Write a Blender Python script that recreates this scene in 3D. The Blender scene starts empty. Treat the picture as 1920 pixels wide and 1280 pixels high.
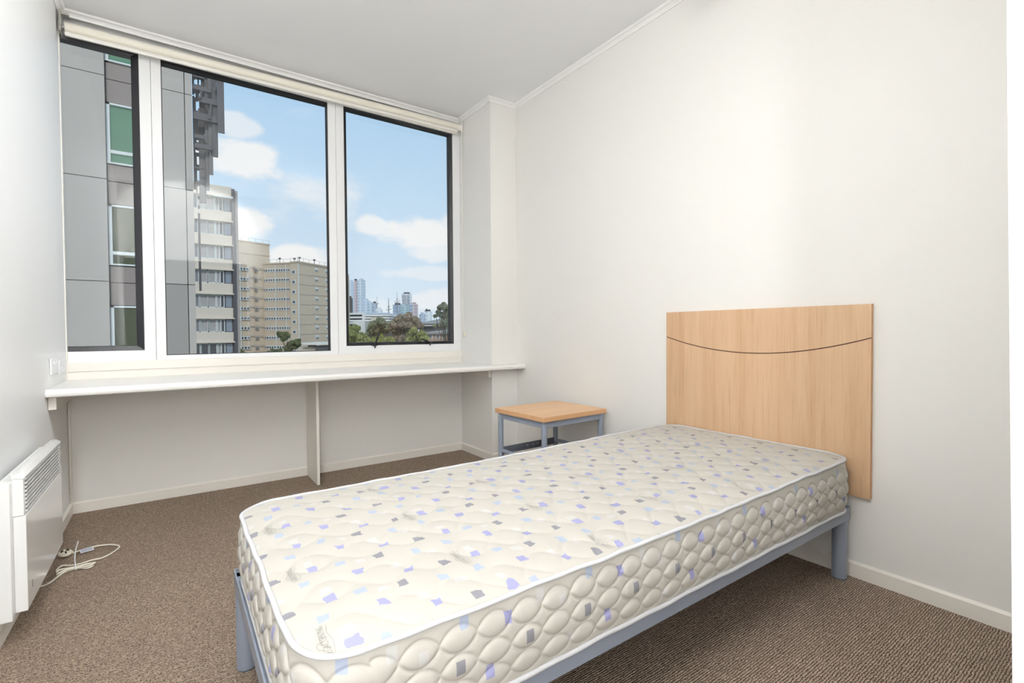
import bpy, bmesh, math, random
import numpy as np
from mathutils import Matrix, Vector, Euler
random.seed(7)
rng = np.random.default_rng(7)
PI = math.pi
SC = bpy.context.scene
COL = SC.collection

# ------------------------------------------------------------------ camera
FPX = 910.0
YAW, PITCH, ROLL = 0.6130, -0.0208, -0.0063
Fv = np.array([math.sin(YAW) * math.cos(PITCH), math.cos(YAW) * math.cos(PITCH), math.sin(PITCH)])
Rv = np.array([math.cos(YAW), -math.sin(YAW), 0.0])
Uv = np.cross(Rv, Fv)
Rr = Rv * math.cos(ROLL) + Uv * math.sin(ROLL)
Ur = -Rv * math.sin(ROLL) + Uv * math.cos(ROLL)
CAM = np.array([0.0, 0.0, 1.0])
cam = bpy.data.cameras.new('camera')
cam.sensor_width = 36.0
cam.lens = FPX / 1920 * 36.0
cam.clip_start = 0.02
cam.clip_end = 9000
co = bpy.data.objects.new('camera', cam)
COL.objects.link(co)
m4 = Matrix.Identity(4)
for i in range(3):
    m4[i][0], m4[i][1], m4[i][2], m4[i][3] = Rr[i], Ur[i], -Fv[i], CAM[i]
co.matrix_world = m4
SC.camera = co

# ------------------------------------------------------------------ colour helpers
def lin(c):
    c = c / 255.0
    return c / 12.92 if c <= 0.04045 else ((c + 0.055) / 1.055) ** 2.4
def rgb(r, g, b): return (lin(r), lin(g), lin(b), 1.0)

class NT:
    """thin wrapper that writes node trees"""
    def __init__(s, tree): s.t = tree
    def n(s, typ, **kw):
        nd = s.t.nodes.new(typ)
        for k, v in kw.items(): setattr(nd, k, v)
        return nd
    def put(s, sock, v):
        if isinstance(v, bpy.types.NodeSocket): s.t.links.new(v, sock)
        elif v is not None: sock.default_value = v
    def math(s, op, a, b=None, c=None, clamp=False):
        nd = s.n('ShaderNodeMath', operation=op, use_clamp=clamp)
        s.put(nd.inputs[0], a); s.put(nd.inputs[1], b)
        if c is not None: s.put(nd.inputs[2], c)
        return nd.outputs[0]
    def mix(s, f, a, b, blend='MIX'):
        nd = s.n('ShaderNodeMix', data_type='RGBA', blend_type=blend)
        s.put(nd.inputs[0], f); s.put(nd.inputs[6], a); s.put(nd.inputs[7], b)
        return nd.outputs[2]
    def mapr(s, v, a, b, c=0.0, d=1.0, smooth=False):
        nd = s.n('ShaderNodeMapRange', interpolation_type='SMOOTHSTEP' if smooth else 'LINEAR')
        s.put(nd.inputs[0], v); s.put(nd.inputs[1], a); s.put(nd.inputs[2], b); s.put(nd.inputs[3], c); s.put(nd.inputs[4], d)
        return nd.outputs[0]
    def noise(s, vec, scale, detail=3.0, rough=0.5):
        nd = s.n('ShaderNodeTexNoise')
        s.put(nd.inputs['Vector'], vec); nd.inputs['Scale'].default_value = scale
        nd.inputs['Detail'].default_value = detail; nd.inputs['Roughness'].default_value = rough
        return nd.outputs[0]
    def mapping(s, vec, scale=(1, 1, 1), rot=(0, 0, 0), loc=(0, 0, 0)):
        nd = s.n('ShaderNodeMapping')
        s.put(nd.inputs[0], vec); nd.inputs[1].default_value = loc; nd.inputs[2].default_value = rot; nd.inputs[3].default_value = scale
        return nd.outputs[0]

# ------------------------------------------------------------------ world: pale blue sky with fair-weather clouds
def angles(px, py):
    d = Fv + Rr * (px - 960) / FPX - Ur * (py - 640) / FPX
    d = d / np.linalg.norm(d)
    return math.atan2(d[0], d[1]), math.asin(d[2])
W = bpy.data.worlds.new('sky')
SC.world = W
W.use_nodes = True
W.node_tree.nodes.clear()
w = NT(W.node_tree)
tc = w.n('ShaderNodeTexCoord')
gen = tc.outputs['Generated']
sep = w.n('ShaderNodeSeparateXYZ'); w.put(sep.inputs[0], gen)
az = w.math('ARCTAN2', sep.outputs[0], sep.outputs[1])
el = w.math('ARCSINE', sep.outputs[2])
ramp = w.n('ShaderNodeValToRGB')
w.put(ramp.inputs[0], w.mapr(el, -0.05, 1.0))
cr = ramp.color_ramp
cr.elements[0].position = 0.0; cr.elements[0].color = (0.62, 0.68, 0.72, 1)
cr.elements[1].position = 1.0; cr.elements[1].color = rgb(150, 198, 240)
for p, c in ((0.05, rgb(226, 237, 247)), (0.16, rgb(212, 231, 248)), (0.32, rgb(194, 223, 247)), (0.48, rgb(176, 213, 245))):
    e = cr.elements.new(p); e.color = c
flat = w.n('ShaderNodeCombineXYZ')
w.put(flat.inputs[0], az); w.put(flat.inputs[1], w.math('MULTIPLY', el, 1.9)); flat.inputs[2].default_value = 0.3
n1 = w.noise(flat.outputs[0], 11.0, 6.0, 0.55)
n2 = w.noise(flat.outputs[0], 3.1, 5.0, 0.55)
# general scattered cloud everywhere
cloud = w.mapr(n2, 0.56, 0.72, 0.0, 0.75, True)
for px, py, wx, wy, amp in ((448, 300, 100, 46, 1.05), (440, 232, 52, 34, 0.75), (450, 425, 80, 40, 1.1), (572, 480, 75, 34, 1.1),
                            (700, 424, 40, 22, 1.0), (785, 440, 90, 40, 1.1), (810, 472, 60, 22, 0.9), (790, 512, 80, 16, 0.55),
                            (820, 562, 90, 22, 0.7), (690, 575, 90, 18, 0.35), (860, 430, 50, 40, 0.9), (545, 330, 40, 10, 0.25)):
    a0, e0 = angles(px, py); a1, _ = angles(px + wx, py); _, e1 = angles(px, py - wy)
    da = w.math('DIVIDE', w.math('SUBTRACT', az, a0), abs(a1 - a0))
    de = w.math('DIVIDE', w.math('SUBTRACT', el, e0), abs(e1 - e0))
    r2 = w.math('ADD', w.math('MULTIPLY', da, da), w.math('MULTIPLY', de, de))
    v = w.math('SUBTRACT', 1.0, r2)
    v = w.math('ADD', v, w.math('MULTIPLY', w.math('SUBTRACT', n1, 0.5), 2.6))
    v = w.mapr(v, 0.0, 0.75, 0.0, amp * 0.86, True)
    cloud = w.math('MAXIMUM', cloud, v)
skyc = w.mix(cloud, ramp.outputs[0], rgb(250, 249, 249))
bg = w.n('ShaderNodeBackground'); w.put(bg.inputs[0], skyc); bg.inputs[1].default_value = 1.0
w.t.links.new(bg.outputs[0], w.n('ShaderNodeOutputWorld').inputs[0])

# ------------------------------------------------------------------ sun: behind the building, high
sl = bpy.data.lights.new('sun', 'SUN'); sl.energy = 1.5; sl.angle = math.radians(2.0); sl.color = (1.0, 0.96, 0.9)
so = bpy.data.objects.new('sun', sl); COL.objects.link(so)
so.rotation_euler = Vector((0.25, 0.75, -0.62)).to_track_quat('-Z', 'Y').to_euler()

# ------------------------------------------------------------------ exposure
vs = SC.view_settings
vs.view_transform = 'Standard'; vs.look = 'None'; vs.gamma = 1.0; vs.use_curve_mapping = False; vs.exposure = 0.0
BATTEN_FILL = 56.0  # strengths of the added fill lights, none of them in view
FILL_SPOT_POWER = 540.0
FILL_SPOT2_POWER = 200.0
PASSAGE_FILL = 40.0
FILL_COLOR = (0.97, 0.985, 1.0, 1)

# ------------------------------------------------------------------ materials
M = {}
def new_mat(name):
    m = bpy.data.materials.new(name); m.use_nodes = True; m.node_tree.nodes.clear(); M[name] = m
    return m, NT(m.node_tree)
def finish(t, color, rough=0.6, metallic=0.0, height=None, dist=0.002, strength=0.5, spec=0.5, coat=0.0):
    b = t.n('ShaderNodeBsdfPrincipled')
    t.put(b.inputs['Base Color'], color); t.put(b.inputs['Roughness'], rough); b.inputs['Metallic'].default_value = metallic
    b.inputs['Specular IOR Level'].default_value = spec; b.inputs['Coat Weight'].default_value = coat
    if height is not None:
        bp = t.n('ShaderNodeBump'); bp.inputs['Strength'].default_value = strength; bp.inputs['Distance'].default_value = dist
        t.put(bp.inputs['Height'], height); t.put(b.inputs['Normal'], bp.outputs[0])
    t.t.links.new(b.outputs[0], t.n('ShaderNodeOutputMaterial').inputs[0])
    return b
def plain(name, c, rough=0.6, var=0.04, scale=12.0, metallic=0.0, bump=0.0, spec=0.5, coat=0.0):
    m, t = new_mat(name)
    ob = t.n('ShaderNodeTexCoord').outputs['Object']
    nz = t.noise(ob, scale, 4.0)
    dark = tuple(x * (1 - 2 * var) for x in c[:3]) + (1,)
    col = t.mix(nz, dark, c)
    finish(t, col, rough, metallic, t.noise(ob, scale * 14, 2.0) if bump else None, 0.001, bump, spec, coat)
    return m
plain('wall_paint', rgb(236, 234, 229), 0.6, 0.012, 1.6, bump=0.06)
plain('wall_paint_white', rgb(236, 236, 235), 0.45, 0.012, 1.6, bump=0.05)
plain('ceiling_paint', rgb(245, 245, 245), 0.8, 0.008, 1.2)
plain('cornice_paint', rgb(244, 243, 240), 0.55, 0.01, 3)
plain('trim_paint', rgb(240, 235, 226), 0.4, 0.02, 5)
plain('desk_paint', rgb(244, 242, 238), 0.28, 0.012, 4)
plain('alu_white', rgb(238, 238, 238), 0.35, 0.012, 6)
plain('sash_black', rgb(13, 15, 24), 0.38, 0.15, 14)
plain('gasket', rgb(24, 24, 28), 0.6, 0.1, 20)
plain('blind_cloth', rgb(236, 230, 216), 0.75, 0.015, 30)
plain('blind_metal', rgb(238, 234, 226), 0.4, 0.02, 30)
plain('bracket_metal', rgb(170, 168, 160), 0.4, 0.1, 30, metallic=0.4)
plain('heater_white', rgb(240, 240, 238), 0.16, 0.008, 6, spec=0.6, coat=0.3)
plain('heater_body', rgb(236, 236, 233), 0.4, 0.01, 6)
plain('heater_slot', rgb(90, 92, 98), 0.6, 0.05, 6)
plain('cable_white', rgb(236, 230, 216), 0.45, 0.02, 20)
plain('plug_white', rgb(226, 218, 200), 0.4, 0.02, 20)
plain('plug_black', rgb(45, 42, 40), 0.5, 0.05, 20)
plain('tag_white', rgb(238, 238, 242), 0.6, 0.02, 20)
plain('tag_ink', rgb(96, 104, 140), 0.7, 0.05, 20)
plain('grey_steel', rgb(142, 150, 164), 0.38, 0.04, 9, spec=0.5)
plain('grey_steel_dark', rgb(96, 101, 112), 0.4, 0.05, 9)
plain('bed_slat', rgb(120, 96, 70), 0.6, 0.1, 9)
plain('piping', rgb(206, 206, 208), 0.7, 0.015, 60)
plain('logo_ink', rgb(160, 158, 154), 0.9, 0.05, 60)
plain('socket_white', rgb(232, 233, 233), 0.4, 0.01, 20)
plain('groove_dark', rgb(92, 58, 36), 0.7, 0.1, 20)
plain('fill_casing', rgb(235, 235, 235), 0.4, 0.01, 10)  # casings of the added fill lights
# exterior
plain('panel_grey', rgb(180, 173, 165), 0.7, 0.03, 0.4)
plain('panel_grey_dark', rgb(158, 152, 146), 0.7, 0.05, 0.4)
plain('panel_brown', rgb(147, 136, 130), 0.75, 0.03, 0.6)
plain('joint_dark', rgb(52, 50, 48), 0.9, 0.05, 1)
plain('ext_frame', rgb(214, 218, 216), 0.4, 0.02, 3)
plain('slat_dark', rgb(104, 101, 102), 0.7, 0.1, 3)
plain('slat_mid', rgb(124, 121, 121), 0.7, 0.1, 3)
plain('spandrel', rgb(218, 206, 190), 0.8, 0.04, 0.8)
plain('pier_dark', rgb(84, 82, 88), 0.8, 0.05, 0.6)
plain('brick_side', rgb(178, 170, 166), 0.85, 0.08, 2)
plain('curtain', rgb(176, 174, 172), 0.9, 0.12, 2.2)
plain('roof_grey', rgb(160, 155, 150), 0.85, 0.1, 0.5)
plain('fascia_white', rgb(236, 232, 224), 0.6, 0.03, 1)
plain('bark', rgb(104, 88, 74), 0.9, 0.2, 3)
plain('grey_concrete', rgb(206, 203, 198), 0.8, 0.06, 0.5)
plain('dark_metal', rgb(70, 74, 80), 0.6, 0.1, 1)
plain('hazy_steel', rgb(132, 138, 148), 0.6, 0.1, 1)
plain('rail_grey', rgb(206, 202, 196), 0.6, 0.05, 1)

def leaf(name, a, b, cc):
    m, t = new_mat(name)
    ob = t.n('ShaderNodeTexCoord').outputs['Object']
    col = t.mix(t.mapr(t.noise(ob, 0.9, 4.0), 0.35, 0.65), a, b)
    col = t.mix(t.mapr(t.noise(ob, 4.0, 2.0), 0.5, 0.75), col, cc)
    finish(t, col, 0.7, spec=0.2)
leaf('leaf_green', rgb(128, 134, 78), rgb(172, 174, 108), rgb(212, 210, 150))
leaf('leaf_olive', rgb(124, 126, 94), rgb(158, 158, 126), rgb(194, 194, 166))
leaf('leaf_brown', rgb(146, 132, 110), rgb(176, 154, 134), rgb(196, 186, 160))
leaf('leaf_dark', rgb(82, 96, 60), rgb(120, 128, 84), rgb(150, 156, 108))
leaf('leaf_gum', rgb(120, 130, 108), rgb(158, 164, 138), rgb(186, 188, 164))

def brick(name, c1, c2, mortar, scale):
    m, t = new_mat(name)
    geo = t.n('ShaderNodeTexCoord').outputs['Object']
    s = t.n('ShaderNodeSeparateXYZ'); t.put(s.inputs[0], geo)
    cb = t.n('ShaderNodeCombineXYZ'); t.put(cb.inputs[0], t.math('ADD', s.outputs[0], s.outputs[1])); t.put(cb.inputs[1], s.outputs[2])
    b = t.n('ShaderNodeTexBrick'); t.put(b.inputs['Vector'], cb.outputs[0]); b.inputs['Scale'].default_value = scale
    b.inputs['Color1'].default_value = c1; b.inputs['Color2'].default_value = c2; b.inputs['Mortar'].default_value = mortar
    b.inputs['Mortar Size'].default_value = 0.03
    col = t.mix(t.mapr(t.noise(geo, 0.12, 3.0), 0.3, 0.7), b.outputs[0], t.mix(0.12, b.outputs[0], (0.3, 0.26, 0.22, 1)))
    finish(t, col, 0.9)
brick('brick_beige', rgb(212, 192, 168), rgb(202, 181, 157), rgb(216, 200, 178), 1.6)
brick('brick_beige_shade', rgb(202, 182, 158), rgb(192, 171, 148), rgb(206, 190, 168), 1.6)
brick('brick_red', rgb(186, 148, 126), rgb(170, 132, 112), rgb(196, 176, 160), 2.2)

def glazing(name, tint, rough=0.05, spec=0.8):
    m, t = new_mat(name)
    ob = t.n('ShaderNodeTexCoord').outputs['Object']
    col = t.mix(t.noise(ob, 0.8, 2.0), tint, tuple(x * 0.72 for x in tint[:3]) + (1,))
    finish(t, col, rough, spec=spec)
glazing('glass_green', rgb(112, 150, 122), 0.12, 0.4)
glazing('glass_olive', rgb(82, 86, 62), 0.1, 0.5)
glazing('glass_dark', rgb(62, 66, 74), 0.06, 0.8)
glazing('glass_grey', rgb(128, 130, 134), 0.08, 0.7)
glazing('glass_blue', rgb(146, 158, 172), 0.06, 0.8)

def tower_mat(name, a, b, vs_, hs):
    """far curtain wall: mullion and floor lines"""
    m, t = new_mat(name)
    geo = t.n('ShaderNodeTexCoord').outputs['Object']
    s = t.n('ShaderNodeSeparateXYZ'); t.put(s.inputs[0], geo)
    u = t.math('ADD', s.outputs[0], t.math('MULTIPLY', s.outputs[1], 0.4))
    fu = t.math('FRACT', t.math('DIVIDE', u, vs_)); fz = t.math('FRACT', t.math('DIVIDE', s.outputs[2], hs))
    k = t.math('MAXIMUM', t.math('LESS_THAN', fu, 0.35), t.math('LESS_THAN', fz, 0.3))
    col = t.mix(k, a, b)
    col = t.mix(t.mapr(t.noise(geo, 0.03, 3.0), 0.35, 0.65), col, t.mix(0.35, col, a))
    finish(t, col, 0.35, spec=0.4)
tower_mat('tower_blue', rgb(164, 188, 208), rgb(214, 223, 230), 11, 9)
tower_mat('tower_pale', rgb(186, 204, 222), rgb(220, 228, 234), 9, 8)
tower_mat('tower_pink', rgb(186, 166, 172), rgb(214, 202, 204), 8, 9)
tower_mat('tower_slate', rgb(152, 168, 190), rgb(188, 198, 212), 12, 10)
tower_mat('tower_teal', rgb(150, 176, 186), rgb(190, 208, 214), 12, 8)
tower_mat('tower_white', rgb(206, 212, 220), rgb(236, 238, 240), 14, 10)
plain('carpark_white', rgb(228, 226, 222), 0.8, 0.05, 0.1)
plain('carpark_dark', rgb(98, 96, 96), 0.8, 0.15, 0.2)
plain('diagonal_dark', rgb(112, 118, 134), 0.6, 0.1, 0.05)

# glass of the room's own window
m, t = new_mat('window_glass')
fr = t.n('ShaderNodeFresnel'); fr.inputs[0].default_value = 1.55
tr = t.n('ShaderNodeBsdfTransparent'); tr.inputs[0].default_value = (0.985, 0.992, 0.99, 1)
gl = t.n('ShaderNodeBsdfGlossy'); gl.inputs['Roughness'].default_value = 0.0
ms = t.n('ShaderNodeMixShader')
t.put(ms.inputs[0], t.math('MULTIPLY', fr.outputs[0], 0.75)); t.t.links.new(tr.outputs[0], ms.inputs[1]); t.t.links.new(gl.outputs[0], ms.inputs[2])
t.t.links.new(ms.outputs[0], t.n('ShaderNodeOutputMaterial').inputs[0])

# glow of the added ceiling batten, a fill out of view
m, t = new_mat('fill_batten_glow')
em = t.n('ShaderNodeEmission'); em.inputs[0].default_value = FILL_COLOR; em.inputs[1].default_value = BATTEN_FILL
t.t.links.new(em.outputs[0], t.n('ShaderNodeOutputMaterial').inputs[0])

m, t = new_mat('fill_panel_glow')  # glow of the fill panel added in the passage
em = t.n('ShaderNodeEmission'); em.inputs[0].default_value = FILL_COLOR; em.inputs[1].default_value = PASSAGE_FILL
t.t.links.new(em.outputs[0], t.n('ShaderNodeOutputMaterial').inputs[0])

# carpet: ribbed loop pile, ribs parallel to the window wall
m, t = new_mat('carpet')
ob = t.n('ShaderNodeTexCoord').outputs['Object']
wob = t.noise(t.mapping(ob, (3, 3, 3)), 9.0, 2.0)
s = t.n('ShaderNodeSeparateXYZ'); t.put(s.inputs[0], ob)
ph = t.math('ADD', t.math('DIVIDE', s.outputs[1], 0.0072), t.math('ADD', t.math('MULTIPLY', wob, 0.9), t.math('MULTIPLY', t.noise(ob, 75.0, 2.0), 1.1)))
rib = t.math('ADD', t.math('MULTIPLY', t.math('SINE', t.math('MULTIPLY', ph, 2 * PI)), 0.5), 0.5)
fl = t.math('FLOOR', ph)
cell = t.n('ShaderNodeCombineXYZ')
t.put(cell.inputs[0], t.math('DIVIDE', s.outputs[0], 0.011)); t.put(cell.inputs[1], t.math('MULTIPLY', fl, 3.7)); cell.inputs[2].default_value = 0.0
loopn = t.noise(cell.outputs[0], 1.0, 1.0)
fleck = t.noise(ob, 210.0, 2.0)
big = t.noise(ob, 2.5, 4.0)
col = t.mix(t.mapr(rib, 0.05, 0.55), rgb(62, 54, 51), rgb(170, 150, 130))
col = t.mix(t.mapr(t.math('MULTIPLY', loopn, t.mapr(rib, -0.3, 0.3)), 0.44, 0.66), col, rgb(194, 174, 152))
col = t.mix(t.mapr(fleck, 0.54, 0.64), col, rgb(66, 56, 53))
col = t.mix(t.mapr(big, 0.3, 0.7, 0.0, 0.25), col, rgb(128, 112, 100))
finish(t, col, 0.95, height=t.math('ADD', rib, t.math('MULTIPLY', loopn, 0.9)), dist=0.003, strength=0.6, spec=0.1)

# beech veneer
def wood(name, axis, c1, c2, c3):
    m, t = new_mat(name)
    ob = t.n('ShaderNodeTexCoord').outputs['Object']
    sc = [26, 26, 26]; sc[axis] = 1.1
    g1 = t.noise(t.mapping(ob, tuple(sc)), 1.0, 5.0, 0.6)
    sc2 = [150, 150, 150]; sc2[axis] = 5.0
    g2 = t.noise(t.mapping(ob, tuple(sc2)), 1.0, 3.0, 0.6)
    sc3 = [5, 5, 5]; sc3[axis] = 0.5
    g3 = t.noise(t.mapping(ob, tuple(sc3)), 1.0, 2.0)
    col = t.mix(t.mapr(g1, 0.3, 0.7), c1, c2)
    col = t.mix(t.mapr(g2, 0.52, 0.75, 0.0, 0.55), col, c3)
    col = t.mix(t.mapr(g3, 0.35, 0.7, 0.0, 0.4), col, c1)
    finish(t, col, 0.42, spec=0.4)
wood('beech_vertical', 2, rgb(206, 173, 140), rgb(191, 155, 120), rgb(166, 129, 96))
wood('beech_edge', 2, rgb(196, 148, 102), rgb(186, 138, 92), rgb(166, 118, 78))
wood('beech_top', 0, rgb(226, 186, 146), rgb(214, 172, 130), rgb(196, 152, 112))
wood('beech_top_edge', 0, rgb(212, 168, 126), rgb(204, 158, 114), rgb(188, 142, 100))

# mattress ticking with printed squares; UV is in metres from the first logo
PX_, PY_ = 0.3243, 0.1463
TOP_SQ = [('G', -.037, .003), ('L', .039, .0), ('B', .010, .088), ('B', .091, .131), ('W', .037, .029), ('W', -.045, .065),
          ('L', .118, .073), ('G', .1745, .1155), ('L', .208, .021), ('W', .192, .053), ('W', .135, .118), ('B', .255, .09)]
SIDE_SQ1 = [('G', .427, .381)]
SIDE_SQ2 = [('L', .537, .434), ('L', .493, .3455), ('B', .440, .459), ('W', .62, .452), ('W', .355, .425), ('W', .70, .335)]
SQC = {'L': rgb(150, 150, 186), 'G': rgb(134, 133, 139), 'B': rgb(165, 174, 191), 'W': rgb(193, 191, 188)}
TICK = rgb(189, 185, 176)
def squares(t, col, u, v, items, pu, pv, h, hv=None):
    hv = hv or h
    for k, cu, cv in items:
        a = t.n('ShaderNodeMath', operation='WRAP'); t.put(a.inputs[0], t.math('SUBTRACT', u, cu)); a.inputs[1].default_value = pu / 2; a.inputs[2].default_value = -pu / 2
        a = t.math('LESS_THAN', t.math('ABSOLUTE', a.outputs[0]), h)
        b = t.math('SUBTRACT', v, cv)
        if pv:
            bw = t.n('ShaderNodeMath', operation='WRAP'); t.put(bw.inputs[0], b); bw.inputs[1].default_value = pv / 2; bw.inputs[2].default_value = -pv / 2
            b = bw.outputs[0]
        b = t.math('LESS_THAN', t.math('ABSOLUTE', b), hv)
        col = t.mix(t.math('MULTIPLY', a, b), col, SQC[k])
    return col
for nm in ('ticking_top', 'ticking_side'):
    m, t = new_mat(nm)
    uv = t.n('ShaderNodeUVMap'); uv.uv_map = 'UVMap'
    s = t.n('ShaderNodeSeparateXYZ'); t.put(s.inputs[0], uv.outputs[0])
    base = t.mix(t.noise(uv.outputs[0], 6.0, 3.0), TICK, tuple(x * 0.965 for x in TICK[:3]) + (1,))
    weave = t.noise(uv.outputs[0], 900.0, 1.0)
    u, v = s.outputs[0], s.outputs[1]
    if nm == 'ticking_top':
        nu = t.n('ShaderNodeTexNoise'); t.put(nu.inputs['Vector'], uv.outputs[0]); nu.inputs['Scale'].default_value = 24.0
        sp = t.n('ShaderNodeSeparateXYZ'); t.put(sp.inputs[0], nu.outputs['Color'])
        u = t.math('ADD', u, t.math('MULTIPLY', t.math('SUBTRACT', sp.outputs[0], 0.5), 0.030))
        v = t.math('ADD', v, t.math('MULTIPLY', t.math('SUBTRACT', sp.outputs[1], 0.5), 0.030))
        col = squares(t, base, u, v, TOP_SQ, PX_, PY_, 0.0108)
    else:
        col = squares(t, base, u, v, SIDE_SQ1, 0.1605, None, 0.0095, 0.013)
        col = squares(t, col, u, v, SIDE_SQ2, 0.3215, None, 0.0095, 0.013)
    finish(t, col, 0.85, height=weave, dist=0.0003, strength=0.3, spec=0.2)

# ground outside
plain('ground', rgb(120, 122, 104), 0.95, 0.15, 0.05)
plain('paving', rgb(176, 172, 166), 0.9, 0.08, 0.2)

# ------------------------------------------------------------------ mesh helpers
WL = {}                                             # world location of each root, for local coordinates
class MB:
    def __init__(s): s.v = []; s.f = []; s.mi = []; s.cur = 0
    def mat(s, i): s.cur = i; return s
    def add(s, vs_, fs):
        o = len(s.v); s.v += [tuple(p) for p in vs_]
        for f in fs: s.f.append(tuple(i + o for i in f)); s.mi.append(s.cur)
        return s
    def box(s, x0, x1, y0, y1, z0, z1):
        vv = [(x0, y0, z0), (x1, y0, z0), (x1, y1, z0), (x0, y1, z0), (x0, y0, z1), (x1, y0, z1), (x1, y1, z1), (x0, y1, z1)]
        return s.add(vv, [(3, 2, 1, 0), (4, 5, 6, 7), (0, 1, 5, 4), (1, 2, 6, 5), (2, 3, 7, 6), (3, 0, 4, 7)])
    def bar(s, a, b, wd, ht, up=(0, 0, 1)):
        """rectangular bar from a to b"""
        a, b = Vector(a), Vector(b); d = (b - a).normalized(); up = Vector(up)
        sd = d.cross(up)
        if sd.length < 1e-4: sd = d.cross(Vector((1, 0, 0)))
        sd.normalize(); up = sd.cross(d).normalized()
        vv = []
        for p in (a, b):
            for su, ss in ((-1, -1), (-1, 1), (1, 1), (1, -1)): vv.append(p + up * (su * ht / 2) + sd * (ss * wd / 2))
        return s.add(vv, [(0, 3, 2, 1), (4, 5, 6, 7), (0, 1, 5, 4), (1, 2, 6, 5), (2, 3, 7, 6), (3, 0, 4, 7)])
    def prism(s, poly, z0, z1):
        n = len(poly)
        area = sum(poly[i][0] * poly[(i + 1) % n][1] - poly[(i + 1) % n][0] * poly[i][1] for i in range(n))
        if area < 0: poly = poly[::-1]
        vv = [(p[0], p[1], z0) for p in poly] + [(p[0], p[1], z1) for p in poly]
        return s.add(vv, [tuple(range(n - 1, -1, -1)), tuple(range(n, 2 * n))] + [(i, (i + 1) % n, n + (i + 1) % n, n + i) for i in range(n)])
    def extrude(s, prof, frame0, frame1):
        """profile of 2d points swept from frame0 to frame1; a frame maps (a, b) to a point"""
        n = len(prof)
        vv = [frame0(*p) for p in prof] + [frame1(*p) for p in prof]
        return s.add(vv, [tuple(range(n - 1, -1, -1)), tuple(range(n, 2 * n))] + [(i, (i + 1) % n, n + (i + 1) % n, n + i) for i in range(n)])
    def tube(s, path, r, n=10, closed=False, cap=True, squash=1.0):
        pts = [Vector(p) for p in path]; k = len(pts)
        rs = r if hasattr(r, '__len__') else [r] * k
        vv = []; prev = None
        for i, p in enumerate(pts):
            if closed: d = pts[(i + 1) % k] - pts[i - 1]
            else: d = pts[min(i + 1, k - 1)] - pts[max(i - 1, 0)]
            d.normalize()
            if prev is None:
                a = d.cross(Vector((0, 0, 1)))
                if a.length < 1e-3: a = d.cross(Vector((1, 0, 0)))
            else: a = prev - d * prev.dot(d)
            a.normalize(); prev = a; b = d.cross(a)
            for j in range(n):
                th = 2 * PI * j / n
                vv.append(p + a * (math.cos(th) * rs[i]) + b * (math.sin(th) * rs[i] * squash))
        fs = []
        for i in range(k if closed else k - 1):
            i2 = (i + 1) % k
            for j in range(n): fs.append((i * n + j, i * n + (j + 1) % n, i2 * n + (j + 1) % n, i2 * n + j))
        if cap and not closed: fs += [tuple(range(n - 1, -1, -1)), tuple(range((k - 1) * n, k * n))]
        return s.add(vv, fs)
    def cyl(s, a, b, r, n=20, r2=None): return s.tube([a, b], [r, r if r2 is None else r2], n)
    def lathe(s, prof, c, n=32):
        vv = []; fs = []
        for (r, z) in prof:
            for j in range(n): th = 2 * PI * j / n; vv.append((c[0] + r * math.cos(th), c[1] + r * math.sin(th), c[2] + z))
        for i in range(len(prof) - 1):
            for j in range(n): fs.append((i * n + j, i * n + (j + 1) % n, (i + 1) * n + (j + 1) % n, (i + 1) * n + j))
        return s.add(vv, fs)
    def build(s, name, mats, parent=None, smooth=None, bevel=0.0, seg=2):
        o = off(parent)
        me = bpy.data.meshes.new(name)
        me.from_pydata([(p[0] - o[0], p[1] - o[1], p[2] - o[2]) for p in s.v], [], s.f)
        if not isinstance(mats, (list, tuple)): mats = [mats]
        for mm in mats: me.materials.append(M[mm])
        if any(s.mi): me.polygons.foreach_set('material_index', s.mi)
        bm = bmesh.new(); bm.from_mesh(me)
        bmesh.ops.recalc_face_normals(bm, faces=bm.faces)
        if bevel:
            bmesh.ops.remove_doubles(bm, verts=bm.verts, dist=1e-6)
            ed = [e for e in bm.edges if len(e.link_faces) == 2 and e.calc_face_angle(0) > 0.5]
            bmesh.ops.bevel(bm, geom=ed, offset=bevel, segments=seg, affect='EDGES', profile=0.6, clamp_overlap=True)
        bm.to_mesh(me); bm.free()
        if smooth is not None:
            me.polygons.foreach_set('use_smooth', [True] * len(me.polygons))
            me.set_sharp_from_angle(angle=math.radians(smooth))
        return link(name, me, parent)
def off(parent):
    p = parent
    while p is not None:
        if p.name in WL: return WL[p.name]
        p = p.parent
    return (0, 0, 0)
def link(name, me, parent=None):
    ob = bpy.data.objects.new(name, me); COL.objects.link(ob)
    if parent is not None: ob.parent = parent
    return ob
def tag(o, label=None, cat=None, group=None, kind=None):
    if label: o['label'] = label
    if cat: o['category'] = cat
    if group: o['group'] = group
    if kind: o['kind'] = kind
    return o
def thing(name, loc, label, cat, group=None):
    o = bpy.data.objects.new(name, None); COL.objects.link(o); o.location = loc; o.empty_display_size = 0.1
    WL[o.name] = loc
    return tag(o, label, cat, group)
def inst(src, parent, d=(0, 0, 0), name=None):
    """copy of a part sharing its mesh, shifted by d"""
    c = src.copy(); COL.objects.link(c); c.parent = parent
    c.location = (src.location[0] + d[0], src.location[1] + d[1], src.location[2] + d[2])
    return c
def struct(o): o['kind'] = 'structure'; return o
def sroot(name, loc):
    o = bpy.data.objects.new(name, None); COL.objects.link(o); o.location = loc; o.empty_display_size = 0.1
    WL[o.name] = loc; o['kind'] = 'structure'
    return o
def raydir(px, py): return Fv + Rr * (px - 960) / FPX - Ur * (py - 640) / FPX
def at_y(px, py, Y):
    d = raydir(px, py); return CAM + d * (Y / d[1])
def at_d(px, py, Z): return CAM + raydir(px, py) * Z

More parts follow.
